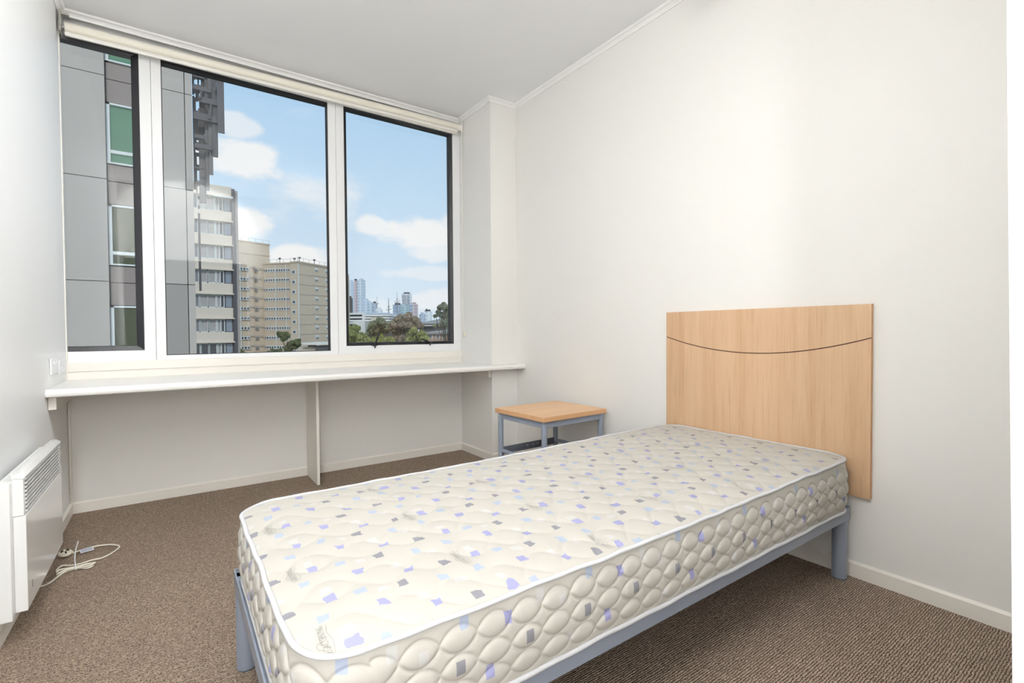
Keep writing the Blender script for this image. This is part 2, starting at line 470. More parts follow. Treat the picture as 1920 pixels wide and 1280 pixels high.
# ------------------------------------------------------------------ room shell
XL, XR, YW = -0.472, 2.2506, 3.611
CX, CY = 2.0143, 3.1345
ZC = 2.772
HB = -1.5                                            # back of the passage behind the doorway
JX, JY = 0.842, 0.113                                # door jamb corner
ZS, ZH = 0.84, 2.700                                 # window sill and head
struct(MB().box(XL - .2, XR + .2, HB - .2, YW + .12, -.2, 0).build('floor', 'carpet'))
struct(MB().box(XL - .2, XR + .2, HB - .2, YW + .2, ZC, ZC + .2).build('ceiling', 'ceiling_paint'))
# left wall stops at the window so that the window frame runs on behind its edge
struct(MB().box(XL - .15, XL, HB - .15, YW, 0, ZC).build('wall_left', 'wall_paint_white'))
struct(MB().box(XR, XR + .15, HB - .15, YW + .2, 0, ZC).build('wall_right', 'wall_paint'))
struct(MB().box(XL - .15, CX + .02, YW, YW + .12, 0, ZS - .05).box(XL - .15, CX + .02, YW + .06, YW + .2, ZH, ZC).build('wall_window', 'wall_paint'))
struct(MB().box(CX, XR, CY, YW + .2, 0, ZC).build('wall_pillar', 'wall_paint'))
struct(MB().box(JX + .002, XR, 0.0, JY, 0, ZC).box(XL, JX + .002, 0.0, JY, 1.9, ZC).build('wall_front', 'wall_paint'))
struct(MB().box(XL, XR, HB - .15, HB, 0, ZC).build('wall_passage', 'wall_paint'))
# door lining of the doorway the room is seen from
dl = sroot('door_1', (JX, 0.06, 0))
def tilted(x0, x1, y0, lo, hi, zt_):
    """upright board whose room side leans a little"""
    return MB().add([(x0, y0, 0), (x1, y0, 0), (x1, lo, 0), (x0, lo, 0), (x0, y0, zt_), (x1, y0, zt_), (x1, hi, zt_), (x0, hi, zt_)], [(3, 2, 1, 0), (4, 5, 6, 7), (0, 1, 5, 4), (1, 2, 6, 5), (2, 3, 7, 6), (3, 0, 4, 7)])
tilted(JX - .001, JX + .02, -.01, .116, .142, 1.9).build('jamb', 'alu_white', dl, bevel=.002)
tilted(JX - .0005, JX + .06, JY - .002, .120, .1515, 1.9).build('architrave', 'alu_white', dl, bevel=.003)

# baseboards
BH, BT = 0.062, 0.012
def skirt(name, a, b, n):
    """a, b floor points on the wall face; n the direction into the room"""
    prof = [(0, 0), (BT, 0), (BT, BH - .008), (.004, BH), (0, BH)]
    f = lambda P: (lambda p, q: (P[0] + n[0] * p, P[1] + n[1] * p, q))
    struct(MB().extrude(prof, f(a), f(b)).build(name, 'trim_paint'))
skirt('baseboard_left', (XL, JY), (XL, YW), (1, 0))
skirt('baseboard_window', (XL, YW), (CX, YW), (0, -1))
skirt('baseboard_pillar', (CX, YW), (CX, CY - BT), (-1, 0))
skirt('baseboard_pillar_front', (CX, CY), (XR, CY), (0, -1))
skirt('baseboard_right', (XR, JY), (XR, CY), (-1, 0))
# cornice, mitred round the pillar
def cornice(name, pts, ins):
    """pts: wall corner points in order; ins: per point offset direction into the room"""
    prof = [(0, 2.742), (.006, 2.742), (.010, 2.752), (.018, 2.760), (.028, 2.763), (.034, ZC), (0, ZC)]
    mb = MB(); n = len(prof); vv = []
    for P, d in zip(pts, ins): vv += [(P[0] + d[0] * p, P[1] + d[1] * p, q) for p, q in prof]
    fs = []
    for i in range(len(pts) - 1): fs += [(i * n + j, i * n + (j + 1) % n, (i + 1) * n + (j + 1) % n, (i + 1) * n + j) for j in range(n)]
    fs += [tuple(range(n)), tuple(range((len(pts) - 1) * n, len(pts) * n))]
    struct(mb.add(vv, fs).build(name, 'cornice_paint'))
cornice('trim_1', [(XL, JY), (XL, YW), (CX, YW), (CX, CY), (XR, CY), (XR, JY)], [(1, 1), (1, -1), (-1, -1), (-1, -1), (-1, -1), (-1, 1)])
# thin shadow gap line is the recess between cornice and wall
# conduit strip in the corner below the desk
struct(MB().box(XL + .001, XL + .012, YW - .02, YW - .004, BH, .705).build('trim_2', 'trim_paint', bevel=.002))
# edge trim where the left wall meets the window
struct(MB().box(XL - .004, XL + .004, YW - .014, YW + .012, .745, 2.70).build('trim_3', 'trim_paint', bevel=.001))
# two boards under the window
t4 = struct(MB().box(XL + .003, CX, YW - .012, YW + .01, .790, .841).build('trim_4', 'trim_paint', bevel=.003))
t5 = struct(MB().box(XL + .003, CX, YW - .004, YW + .01, .742, .791).build('trim_5', 'trim_paint', bevel=.002))

# ------------------------------------------------------------------ windows
YF = YW + .006                                       # face of the white frames
YG = YW + .046                                       # glass
def frame_piece(mb, x0, x1, z0, z1, y0=YF, y1=YW + .075): mb.box(x0, x1, y0, y1, z0, z1)
def mitre_frame(mb, x0, x1, z0, z1, wl, wr, wb, wt, y0, y1, step=0.0):
    """four mitred rails of a rectangular frame; step lowers the inner edge"""
    o = [(x0, z0), (x1, z0), (x1, z1), (x0, z1)]
    i = [(x0 + wl, z0 + wb), (x1 - wr, z0 + wb), (x1 - wr, z1 - wt), (x0 + wl, z1 - wt)]
    for k in range(4):
        k2 = (k + 1) % 4
        q = [(o[k], y0), (o[k2], y0), (i[k2], y0 + step), (i[k], y0 + step)]
        vv = [(p[0], y, p[1]) for p, y in q] + [(p[0], y1, p[1]) for p, y in q]
        mb.add(vv, [(0, 1, 2, 3), (7, 6, 5, 4), (0, 4, 5, 1), (1, 5, 6, 2), (2, 6, 7, 3), (3, 7, 4, 0)])
    return mb
def win(name, x0, x1): return sroot(name, ((x0 + x1) / 2, YF, ZS))
# window_1: left casement
w1 = win('window_1', -.60, -.071)
mitre_frame(MB(), -.60, -.072, ZS, ZH, .05, .055, .062, .05, YF, YW + .08, .004).build('window_frame', 'alu_white', w1, bevel=.0015)
sash = mitre_frame(MB(), -.55, -.128, .903, ZH - .05, .03, .036, .028, .026, YF + .008, YW + .07, .008).build('sash', 'sash_black', w1, bevel=.002)
MB().box(-.53, -.158, YG, YG + .005, .925, 2.635).build('pane', 'window_glass', w1)
# window_2: fixed middle light
w2 = win('window_2', -.071, 1.0)
mitre_frame(MB(), -.0705, .9995, ZS, ZH, .049, .052, .028, .05, YF + .004, YW + .08, .004).build('window_frame', 'alu_white', w2, bevel=.0015)
mitre_frame(MB(), -.0225, .9485, .867, ZH - .049, .005, .0055, .004, .02, YF + .016, YW + .07, .0).build('gasket', 'gasket', w2)
MB().box(-.02, .946, YG, YG + .005, .869, 2.675).build('pane', 'window_glass', w2)
# ragged remains of an old seal hanging along the head of the middle light
mb = MB(); xs = np.linspace(-.017, .943, 150)
zb = 2.661 + .010 * xs - .006 * np.abs(np.sin(xs * 9)) - .006 * rng.random(len(xs))
zb[(xs > .24) & (xs < .33)] = 2.672
for i in range(len(xs) - 1):
    a, b = xs[i], xs[i + 1]
    vv = [(a, YG - .008, zb[i]), (b, YG - .008, zb[i + 1]), (b, YG - .008, 2.685), (a, YG - .008, 2.685), (a, YG - .002, zb[i]), (b, YG - .002, zb[i + 1]), (b, YG - .002, 2.685), (a, YG - .002, 2.685)]
    mb.add(vv, [(0, 1, 2, 3), (7, 6, 5, 4), (0, 4, 5, 1), (2, 6, 7, 3)])
tag(mb.build('frayed_seal', 'gasket', w2), 'ragged dark strip along the top of the pane')
# window_3: right awning sash
w3 = win('window_3', 1.0, CX)
mitre_frame(MB(), 1.0005, CX - .001, ZS, ZH, .058, .062, .06, .05, YF, YW + .08, .004).build('window_frame', 'alu_white', w3, bevel=.0015)
mitre_frame(MB(), 1.058, 1.953, .900, ZH - .05, .022, .026, .024, .015, YF + .008, YW + .07, .010).build('sash', 'sash_black', w3, bevel=.002)
MB().box(1.076, 1.930, YG, YG + .005, .92, 2.65).build('pane', 'window_glass', w3)
for xb, dx, dz, dy, zb_ in ((1.265, .034, .096, -.03, .904), (1.722, -.078, .030, -.03, .914)):
    hb = MB().box(xb - .020, xb + .020, YF - .014, YF + .012, zb_ - .006, zb_ + .008).cyl((xb, YF - .012, zb_), (xb, YF - .002, zb_), .010, 12)
    h = hb.build('handle', 'sash_black', w3, bevel=.002)
    MB().bar((xb, YF - .010, zb_), (xb + dx, YF - .012 + dy * .3, zb_ + dz), .010, .017, (0, 1, 0)).bar((xb + .008, YF - .012, zb_ + .008), (xb - .002, YF - .016, zb_ - .024), .008, .008, (0, 1, 0)).build('lever', 'sash_black', h, bevel=.002)

# ------------------------------------------------------------------ roller blind
bl = thing('roller_blind', (0.77, 3.565, 2.69), 'cream roller blind rolled right up above the three-part window', 'blind')
BY, BZ, BR = 3.570, 2.662, .0275
mb = MB()
ph = np.linspace(0, 2 * PI, 26)[:-1]
mb.extrude([(BR * math.cos(a), BR * math.sin(a)) for a in ph], lambda a, b: (XL + .033, BY + a, BZ + b), lambda a, b: (CX - .040, BY + a, BZ + b + .03))
# cloth hanging from the front of the roll to the bottom rail
mb.box(XL + .036, CX - .055, BY - .012, BY - .011, BZ - .034, BZ - .02)
mb.build('cloth_roll', 'blind_cloth', bl, smooth=40)
MB().extrude([(-.007, -.011), (.007, -.011), (.009, -.004), (.006, .010), (-.006, .010), (-.009, -.004)], lambda a, b: (XL + .034, BY - BR + .008 + a, BZ - .041 + b), lambda a, b: (CX - .052, BY - BR + .008 + a, BZ - .011 + b)).build('bottom_rail', 'blind_metal', bl, bevel=.002)
MB().box(XL + .012, XL + .02, BY - .03, BY + .04, BZ - .034, 2.741).cyl((XL + .02, BY, BZ), (XL + .034, BY, BZ), .012).box(XL + .012, XL + .05, BY - .02, BY + .03, 2.722, 2.736).build('end_bracket', 'bracket_metal', bl, bevel=.0015)
MB().box(CX - .016, CX - .006, BY - .025, BY + .04, BZ - .015, 2.741).cyl((CX - .042, BY, BZ + .03), (CX - .014, BY, BZ + .03), .027, 24).build('end_bracket', 'blind_metal', bl, bevel=.0015)
mb = MB()
for dx in (0, .008): mb.tube([(CX - .018 + dx * .4, BY - .024 + dx, BZ + .03), (CX - .016, BY - .028 + dx, 2.2), (CX - .011, BY - .018 + dx, 1.6), (CX - .008, BY - .02 + dx, .985)], .0017, 6)
mb.build('chain', 'blind_metal', bl, smooth=60)
MB().box(CX - .012, CX, BY - .035, BY - .008, .955, 1.0).cyl((CX - .014, BY - .021, .985), (CX, BY - .021, .985), .008).build('chain_holder', 'plug_white', bl, bevel=.003)

# ------------------------------------------------------------------ desk across the window wall
dk = thing('wall_desk', (0.78, 3.35, 0), 'long white built-in desk shelf fixed under the window', 'desk')
TZ, TT, DY = .746, .037, 3.0186
prof = [(DY + .010, TZ), (DY + .003, TZ - .005), (DY, TZ - .013), (DY, TZ - TT + .012), (DY + .004, TZ - TT + .004), (DY + .012, TZ - TT)]
# top notched round the pillar: two pieces of one board
mb = MB()
mb.extrude(prof + [(YW - .002, TZ - TT), (YW - .002, TZ)], lambda a, b: (XL + .001, a, b), lambda a, b: (CX - .001, a, b))
mb.extrude(prof + [(CY - .001, TZ - TT), (CY - .001, TZ)], lambda a, b: (CX - .001, a, b), lambda a, b: (XR - .001, a, b))
mb.build('desktop', 'desk_paint', dk, smooth=35)
MB().box(.769, .787, 3.318, YW - .004, 0.001, TZ - TT).build('support_panel', 'trim_paint', dk, bevel=.0015)
MB().box(XL + .001, XL + .030, DY + .06, YW - .004, TZ - TT - .062, TZ - TT).build('cleat', 'trim_paint', dk, bevel=.002)
MB().box(CX - .026, CX - .001, CY + .01, YW - .004, TZ - TT - .062, TZ - TT).build('cleat', 'trim_paint', dk, bevel=.002)
MB().box(XL + .032, CX - .028, YW - .022, YW - .004, TZ - TT - .03, TZ - TT).build('rear_cleat', 'trim_paint', dk, bevel=.002)

# power outlet on the left wall above the desk
po = thing('power_outlet', (XL, 3.27, .84), 'white double power outlet on the left wall above the desk', 'outlet')
MB().box(XL + .0005, XL + .008, 3.14, 3.31, .806, .886).build('plate', 'socket_white', po, bevel=.003)
for y in (3.20, 3.26): MB().box(XL + .008, XL + .012, y - .008, y + .008, .855, .872).build('switch', 'socket_white', po, bevel=.0015)
MB().box(XL + .0005, XL + .010, 3.33, 3.49, .795, .870).build('plate', 'socket_white', po, bevel=.003)
MB().box(XL + .010, XL + .014, 3.38, 3.44, .80, .84).build('switch', 'socket_white', po, bevel=.002)

# ------------------------------------------------------------------ panel heater
HX = -.388
ht = thing('panel_heater', (XL, 2.48, .3), 'white wall-mounted electric panel heater with slatted top grille', 'heater')
HY0, HY1, HZ0, HZ1 = 2.155, 2.775, .115, .556
# back case against the wall
MB().box(-.452, -.418, HY0 - .03, HY1 - .02, HZ0 - .012, HZ1 - .02).build('back_case', 'heater_body', ht, bevel=.004)
wb = MB().box(XL + .001, -.45, HY0 + .10, HY0 + .16, HZ0 + .05, HZ1 - .06).build('wall_bracket', 'bracket_metal', ht)
inst(wb, ht, (0, .30, 0))
GZ0 = HZ1 - .135                                      # bottom of grille
# front cover: lower glossy panel, end caps, sloping top
MB().box(-.418, HX, HY0, HY1, HZ0, GZ0).build('front_panel', 'heater_white', ht, bevel=.003)
MB().box(-.419, HX - .004, HY0, HY0 + .024, GZ0 + .001, HZ1 - .009).build('end_cap', 'heater_white', ht, bevel=.003)
MB().box(-.419, HX - .004, HY1 - .010, HY1, GZ0 + .001, HZ1 - .009).build('end_cap', 'heater_white', ht, bevel=.002)
MB().extrude([(-.420, HZ1 - .012), (-.420, HZ1), (HX - .014, HZ1 + .002), (HX, HZ1 - .010), (HX, HZ1 - .016)], lambda a, b: (a, HY0 - .0015, b), lambda a, b: (a, HY1 + .0015, b)).build('top_cover', 'heater_white', ht, bevel=.001)
MB().box(-.417, -.412, HY0 + .024, HY1 - .010, GZ0, HZ1 - .014).build('grille_back', 'heater_slot', ht)
NS = 9
pitch = (HZ1 - .020 - GZ0) / NS
lv = None
for k in range(NS):
    z = GZ0 + pitch * (k + .5)
    if lv is None:
        lv = MB().extrude([(-.411, -.006), (HX, .003), (HX, .0065), (HX - .004, .0065), (-.411, -.001)], lambda a, b: (a, HY0 + .022, z + b), lambda a, b: (a, HY1 - .008, z + b)).build('louvre', 'heater_white', ht)
    else: inst(lv, ht, (0, 0, pitch * k))
MB().box(HX, HX + .0006, HY0 + .06, HY0 + .064, HZ0 + .05, HZ0 + .075).build('badge', 'heater_slot', ht)
# cord on the floor: out from under the heater, a tied bundle, a loop, the plug
def sm(pts, n=8):
    """catmull-rom through the points"""
    p = [np.array(q, float) for q in pts]; p = [2 * p[0] - p[1]] + p + [2 * p[-1] - p[-2]]; out = []
    for i in range(1, len(p) - 2):
        for t_ in np.linspace(0, 1, n, endpoint=False):
            a, b, c, d = p[i - 1], p[i], p[i + 1], p[i + 2]
            out.append(.5 * (2 * b + (c - a) * t_ + (2 * a - 5 * b + 4 * c - d) * t_ ** 2 + (3 * b - a - 3 * c + d) * t_ ** 3))
    out.append(p[-2]); return out
def fl(px, py, z=.0045):
    d = raydir(70 + px * 170 / 1813, 990 + py * 120 / 1280); q = CAM + d * ((z - 1.0) / d[2]); return (q[0], q[1], z)
cord = [(-.43, 2.45, .16), (-.44, 2.52, .06)]
cord += [fl(*p) for p in ((60, 1165), (250, 1090), (420, 960), (540, 880), (740, 800), (1000, 800), (1110, 745), (1000, 770), (760, 815), (500, 880), (395, 930))]
cord += [fl(*p, z=.011) for p in ((430, 900), (560, 840), (740, 800), (1000, 760), (1150, 690), (1060, 700), (780, 770), (450, 832))]
cord += [fl(*p, z=.009) for p in ((390, 885), (400, 820), (500, 750), (700, 742))]
cord += [fl(*p, z=.012) for p in ((900, 700), (1080, 640))]
cord += [fl(*p) for p in ((1300, 590), (1500, 490), (1640, 370), (1500, 328), (1300, 340), (1120, 372), (980, 420), (840, 452), (720, 500))]
MB().tube(sm(cord, 7), .0036, 8).build('cable', 'cable_white', ht, smooth=60)
# zip tie round the bundle
tie = MB(); c0 = np.array(fl(760, 780, .009))
ring = [(c0[0] + .020 * math.cos(a) * -.25, c0[1] + .024 * math.cos(a), max(.002, .010 + .013 * math.sin(a))) for a in np.linspace(0, 2 * PI, 15)[:-1]]
tie.tube(ring, .0018, 6, closed=True)
tie.tube(sm([fl(760, 730, .020), fl(750, 600, .034), fl(768, 430, .050), fl(820, 250, .066)], 5), [.0022] * 15 + [.001], 6)
tie.build('cable_tie', 'tag_white', ht, smooth=60)
# plug: round disc facing up, three pins, strain relief
pc = np.array(fl(550, 565, .004))
pl = MB(); nrm = Vector((.12, -.30, 1)).normalized(); rot = nrm.to_track_quat('Z', 'Y').to_matrix()
def pp(x, y, z): q = rot @ Vector((x, y, z)); return (pc[0] + q[0], pc[1] + q[1], pc[2] + .010 + q[2])
vv = []
for (r, z) in ((.001, .0), (.020, .0), (.023, .003), (.022, .010), (.020, .013), (.001, .014)):
    vv += [pp(r * math.cos(2 * PI * j / 28), r * math.sin(2 * PI * j / 28), z) for j in range(28)]
pl.add(vv, [(i * 28 + j, i * 28 + (j + 1) % 28, (i + 1) * 28 + (j + 1) % 28, (i + 1) * 28 + j) for i in range(5) for j in range(28)])
e = fl(720, 500, .006)
pl.tube([pp(.018, .006, .006), tuple(.5 * (np.array(pp(.02, .008, .006)) + np.array(e))), e], [.0075, .006, .004], 10)
plug = pl.build('plug', 'plug_white', ht, smooth=40)
for ang, dx, dy in ((0.5, -.010, .004), (-0.5, .010, .004), (PI / 2, .0, -.010)):
    b = MB(); b.add([pp(dx + math.cos(ang) * s_ * .005 - math.sin(ang) * q_ * .0022, dy + math.sin(ang) * s_ * .005 + math.cos(ang) * q_ * .0022, z) for z in (.012, .020) for s_, q_ in ((-1, -1), (1, -1), (1, 1), (-1, 1))],
                    [(3, 2, 1, 0), (4, 5, 6, 7), (0, 1, 5, 4), (1, 2, 6, 5), (2, 3, 7, 6), (3, 0, 4, 7)])
    b.build('pin', 'plug_black', plug)
# paper tag folded over the cord
tgp = [fl(840, 440, .012), fl(1095, 365, .012), fl(1140, 428, .006), fl(870, 500, .006)]
tb = MB(); tb.add(tgp + [(p[0], p[1], p[2] + .0012) for p in tgp], [(3, 2, 1, 0), (4, 5, 6, 7), (0, 1, 5, 4), (1, 2, 6, 5), (2, 3, 7, 6), (3, 0, 4, 7)])
cord_tag = tb.build('cord_tag', 'tag_white', ht)
ink = MB(); A, B, C, D = [np.array(p) + (0, 0, .0016) for p in tgp]
for v0, v1 in ((.15, .33), (.42, .56), (.64, .86)):
    u = .06
    while u < .92:
        du = .02 + .05 * rng.random()
        q = [A + (B - A) * a + ((D - A) * (1 - a) + (C - B) * a) * b for a, b in ((u, v0), (min(u + du, .95), v0), (min(u + du, .95), v1), (u, v1))]
        ink.add(q, [(0, 1, 2, 3)]); u += du + .015
ink.build('print', 'tag_ink', cord_tag)

# ------------------------------------------------------------------ headboard fixed to the right wall
hbx0, hbx1, hy0, hy1, hz0, hz1 = 2.228, 2.2475, .7396, 1.6926, .332, 1.0985
hd = thing('headboard', (2.238, 1.216, .332), 'pale beech wood headboard with a curved groove fixed to the right wall', 'headboard')
mb = MB(); ys = np.linspace(hy0, hy1, 49)
a_, b_ = .966, .891                                     # groove height at the ends and the middle
zg = b_ + (a_ - b_) * ((ys - 1.216) / (.4765)) ** 2
rows = []
for y, g in zip(ys, zg): rows.append([(hbx0, y, hz0), (hbx0, y, g - .0022), (hbx0 + .004, y, g - .0014), (hbx0 + .004, y, g + .0014), (hbx0, y, g + .0022), (hbx0, y, hz1), (hbx1, y, hz1), (hbx1, y, hz0)])
n = 8; vv = [p for r in rows for p in r]
for j in range(n):
    mb.cur = {1: 1, 2: 1, 3: 1, 5: 2, 7: 2}.get(j, 0)
    mb.add([], []); o = 0
    for i in range(len(rows) - 1):
        mb.f.append((i * n + j, i * n + (j + 1) % n, (i + 1) * n + (j + 1) % n, (i + 1) * n + j)); mb.mi.append(mb.cur)
mb.v = vv; mb.cur = 2
mb.f += [tuple(range(n)), tuple(range((len(rows) - 1) * n, len(rows) * n))]; mb.mi += [2, 2]
mb.build('board', ['beech_vertical', 'groove_dark', 'beech_edge'], hd)

# ------------------------------------------------------------------ bedside table
bt_loc = (1.944, 2.350, 0)
bt = thing('bedside_table', bt_loc, 'small square bedside table with beech top and grey steel frame', 'table')
L0, B0 = .260, .233
def bx(x0, x1, y0, y1, z0, z1): return MB().box(bt_loc[0] + x0, bt_loc[0] + x1, bt_loc[1] + y0, bt_loc[1] + y1, z0, z1)
mb = bx(-L0, L0, -B0, B0, .489, .516); mb.mi = [0, 1, 0, 0, 0, 0]
top = mb.build('table_top', ['beech_top_edge', 'beech_top'], bt, bevel=.0015)
li, bi, hs = L0 - .026, B0 - .026, .0145
for sx in (-1, 1):
    for sy in (-1, 1):
        MB().tube([(bt_loc[0] + sx * li, bt_loc[1] + sy * bi, 0.0), (bt_loc[0] + sx * li, bt_loc[1] + sy * bi, .488)], .0165, 16).build('leg', 'grey_steel', bt, smooth=40)
for sy in (-1, 1): bx(-li, li, sy * bi - .011, sy * bi + .011, .452, .487).build('apron', 'grey_steel', bt, bevel=.002)
for sx in (-1, 1): bx(sx * li - .011, sx * li + .011, -bi, bi, .452, .487).build('apron', 'grey_steel', bt, bevel=.002)
MB().tube([(bt_loc[0] - li, bt_loc[1] - bi, .248), (bt_loc[0] - li, bt_loc[1] + bi, .248)], .0125, 12).build('stretcher', 'grey_steel', bt, smooth=40)
MB().tube([(bt_loc[0] + li, bt_loc[1] - bi, .248), (bt_loc[0] + li, bt_loc[1] + bi, .248)], .0125, 12).build('stretcher', 'grey_steel', bt, smooth=40)
for sy in (-1, 1): bx(-li, li, sy * bi - .004, sy * bi + .004, .232, .268).box(bt_loc[0] - li, bt_loc[0] + li, bt_loc[1] + sy * (bi - .015) - .015, bt_loc[1] + sy * (bi - .015) + .015, .230, .234).build('stretcher', 'grey_steel_dark', bt, bevel=.001)
for k in (-.05, .0, .04): MB().box(bt_loc[0] + .02 + k, bt_loc[0] + .035 + k, bt_loc[1] + bi - .008, bt_loc[1] + bi - .003, .244, .256).build('clip', 'bracket_metal', bt)
bt.rotation_euler = (0, 0, math.radians(2.6))

# ------------------------------------------------------------------ bed frame
bf = thing('bed_frame', (1.18, 1.23, 0), 'grey steel single bed frame on round legs carrying the mattress', 'bed frame')
bx0, bx1, by0, by1 = .143, 2.216, .802, 1.662
z0, z1 = .247, .292
def lrail(a, b, inn):
    """angle rail between a and b, lip turned inwards"""
    a, b, inn = Vector(a), Vector(b), Vector(inn)
    f = lambda P: (lambda p, q: tuple(P + inn * p + Vector((0, 0, q))))
    return MB().extrude([(0, z0), (.004, z0), (.004, z1 - .016), (.03, z1 - .016), (.03, z1 - .012), (.004, z1 - .012), (.004, z1 - .0), (0, z1)], f(a), f(b))
# the near rail stands lower so that the ticking shows above it
lrail((bx0, by0, -.006), (bx1, by0, -.006), (0, 1, 0)).build('side_rail', 'grey_steel', bf)
lrail((bx0, by1, 0), (bx1, by1, 0), (0, -1, 0)).build('side_rail', 'grey_steel', bf)
lrail((bx0, by0, 0), (bx0, by1, 0), (1, 0, 0)).build('end_rail', 'grey_steel', bf)
MB().box(bx1 - .004, bx1, by0, by1, z0 - .002, z1).build('end_rail', 'grey_steel', bf)
for lx, ly in ((.170, 1.634), (.170, .829), (2.190, .829), (2.190, 1.634)):
    lg = MB().cyl((lx, ly, .006), (lx, ly, z1 - .02), .0268, 28).build('leg', 'grey_steel', bf, smooth=40)
    MB().cyl((lx, ly, 0.0), (lx, ly, .006), .024, 20).build('foot', 'grey_steel_dark', lg, smooth=40)
sl_ = None
for k in range(12):
    x = bx0 + .11 + k * .165
    if sl_ is None: sl_ = MB().box(x, x + .06, by0 + .006, by1 - .006, z1 - .027, z1 - .013).build('slat', 'bed_slat', bf, bevel=.002)
    else: inst(sl_, bf, (k * .165, 0, 0))

# ------------------------------------------------------------------ mattress
mt = thing('mattress', (1.19, 1.23, .287), 'bare cream quilted single mattress printed with lilac and grey squares', 'mattress')
mx0, mx1, my0, my1 = .158, 2.214, .790, 1.668
RC = .105
ZB = .291
sst = lambda t_: np.clip(t_, 0, 1) ** 2 * (3 - 2 * np.clip(t_, 0, 1))
def zedge(x): return .474 + .016 * sst((x - .9) / 1.3)
def outline(n_per_m=480):
    """rounded rectangle, counter-clockwise from the near side; returns points, normals and a running coordinate"""
    segs = []
    P = []; N = []; S = []
    s = mx0 + RC
    def line(a, b, nn):
        nonlocal s
        k = max(2, int(np.hypot(*(np.array(b) - a)) * n_per_m))
        for t_ in np.linspace(0, 1, k, endpoint=False): P.append(np.array(a) * (1 - t_) + np.array(b) * t_); N.append(nn); S.append(s + t_ * np.hypot(*(np.array(b) - a)))
        s += np.hypot(*(np.array(b) - a))
    def arc(c, a0):
        nonlocal s
        k = int(RC * PI / 2 * n_per_m)
        for t_ in np.linspace(0, 1, k, endpoint=False):
            a = a0 + t_ * PI / 2; P.append(np.array(c) + RC * np.array([math.cos(a), math.sin(a)])); N.append((math.cos(a), math.sin(a))); S.append(s + t_ * RC * PI / 2)
        s += RC * PI / 2
    line((mx0 + RC, my0), (mx1 - RC, my0), (0, -1)); arc((mx1 - RC, my0 + RC), -PI / 2)
    line((mx1, my0 + RC), (mx1, my1 - RC), (1, 0)); arc((mx1 - RC, my1 - RC), 0)
    line((mx1 - RC, my1), (mx0 + RC, my1), (0, 1)); arc((mx0 + RC, my1 - RC), PI / 2)
    line((mx0, my1 - RC), (mx0, my0 + RC), (-1, 0)); arc((mx0 + RC, my0 + RC), PI)
    return np.array(P), np.array(N), np.array(S), s
def np_mesh(name, verts, faces, uv, mat, parent):
    o = off(parent); me = bpy.data.meshes.new(name)
    verts = np.asarray(verts, np.float32) - np.array(o, np.float32); faces = np.asarray(faces, np.int32)
    me.vertices.add(len(verts)); me.vertices.foreach_set('co', verts.ravel())
    me.loops.add(faces.size); me.loops.foreach_set('vertex_index', faces.ravel())
    me.polygons.add(len(faces)); me.polygons.foreach_set('loop_start', np.arange(0, faces.size, 4, dtype=np.int32))
    me.polygons.foreach_set('use_smooth', np.ones(len(faces), bool))
    l = me.uv_layers.new(name='UVMap'); l.data.foreach_set('uv', np.asarray(uv, np.float32)[faces.ravel()].ravel())
    me.materials.append(M[mat]); me.update(calc_edges=True); me.validate()
    return link(name, me, parent)
OP, ON, OS, OTOT = outline()
# --- quilted border: rows of padded ovals
def side_height(u, z):
    k = .0785
    h = .0235 * np.abs(np.cos(PI * (u - .427) / k)) ** .75
    best = np.full(np.broadcast(u, z).shape, 9.0); inside = np.zeros_like(best)
    for zc in (.431, .3795, .328):
        d = np.abs(z - zc) - h
        best = np.minimum(best, d)
        f = np.clip(1 - (np.abs(z - zc) / np.maximum(h, 1e-4)) ** 2, 0, 1)
        inside = np.maximum(inside, np.where(d < 0, f ** .62 * np.minimum(1, h / .0165), 0))
    outer = .0042 * (1 - np.exp(-np.maximum(best, 0) / .005))
    wr = .0009 * np.sin((z * 1.4 - u) * 700 + 4 * np.sin(u * 31)) * np.clip(best / .004, 0, 1)
    return .0062 * inside + outer * .8 + wr - .0020 * np.exp(-(best / .0024) ** 2)
NZ = 96
T = np.linspace(0, 1, NZ)
U, TT_ = np.meshgrid(OS, T, indexing='ij')
zt = zedge(OP[:, 0])
Zs = ZB + (zt[:, None] - ZB) * TT_
hgt = side_height(U, Zs) * np.clip(np.minimum(TT_, 1 - TT_) / .035, 0, 1)
for _ in range(1):
    hgt = (np.roll(hgt, 1, 0) + 2 * hgt + np.roll(hgt, -1, 0)) / 4
    hgt[:, 1:-1] = (hgt[:, :-2] + 2 * hgt[:, 1:-1] + hgt[:, 2:]) / 4
bulge = -.004 + .012 * np.sin(PI * TT_) ** .7
offs = bulge + hgt
V = np.stack([OP[:, 0][:, None] + ON[:, 0][:, None] * offs, OP[:, 1][:, None] + ON[:, 1][:, None] * offs, Zs], -1)
nP = len(OP)
V = np.concatenate([V, V[:1]], 0); UVs = np.stack([np.concatenate([U, U[:1] + OTOT - OS[0]], 0), np.concatenate([Zs, Zs[:1]], 0)], -1)
I = np.arange((nP + 1) * NZ).reshape(nP + 1, NZ)
F_ = np.stack([I[:-1, :-1], I[1:, :-1], I[1:, 1:], I[:-1, 1:]], -1).reshape(-1, 4)
np_mesh('border', V.reshape(-1, 3), F_, UVs.reshape(-1, 2), 'ticking_side', mt)
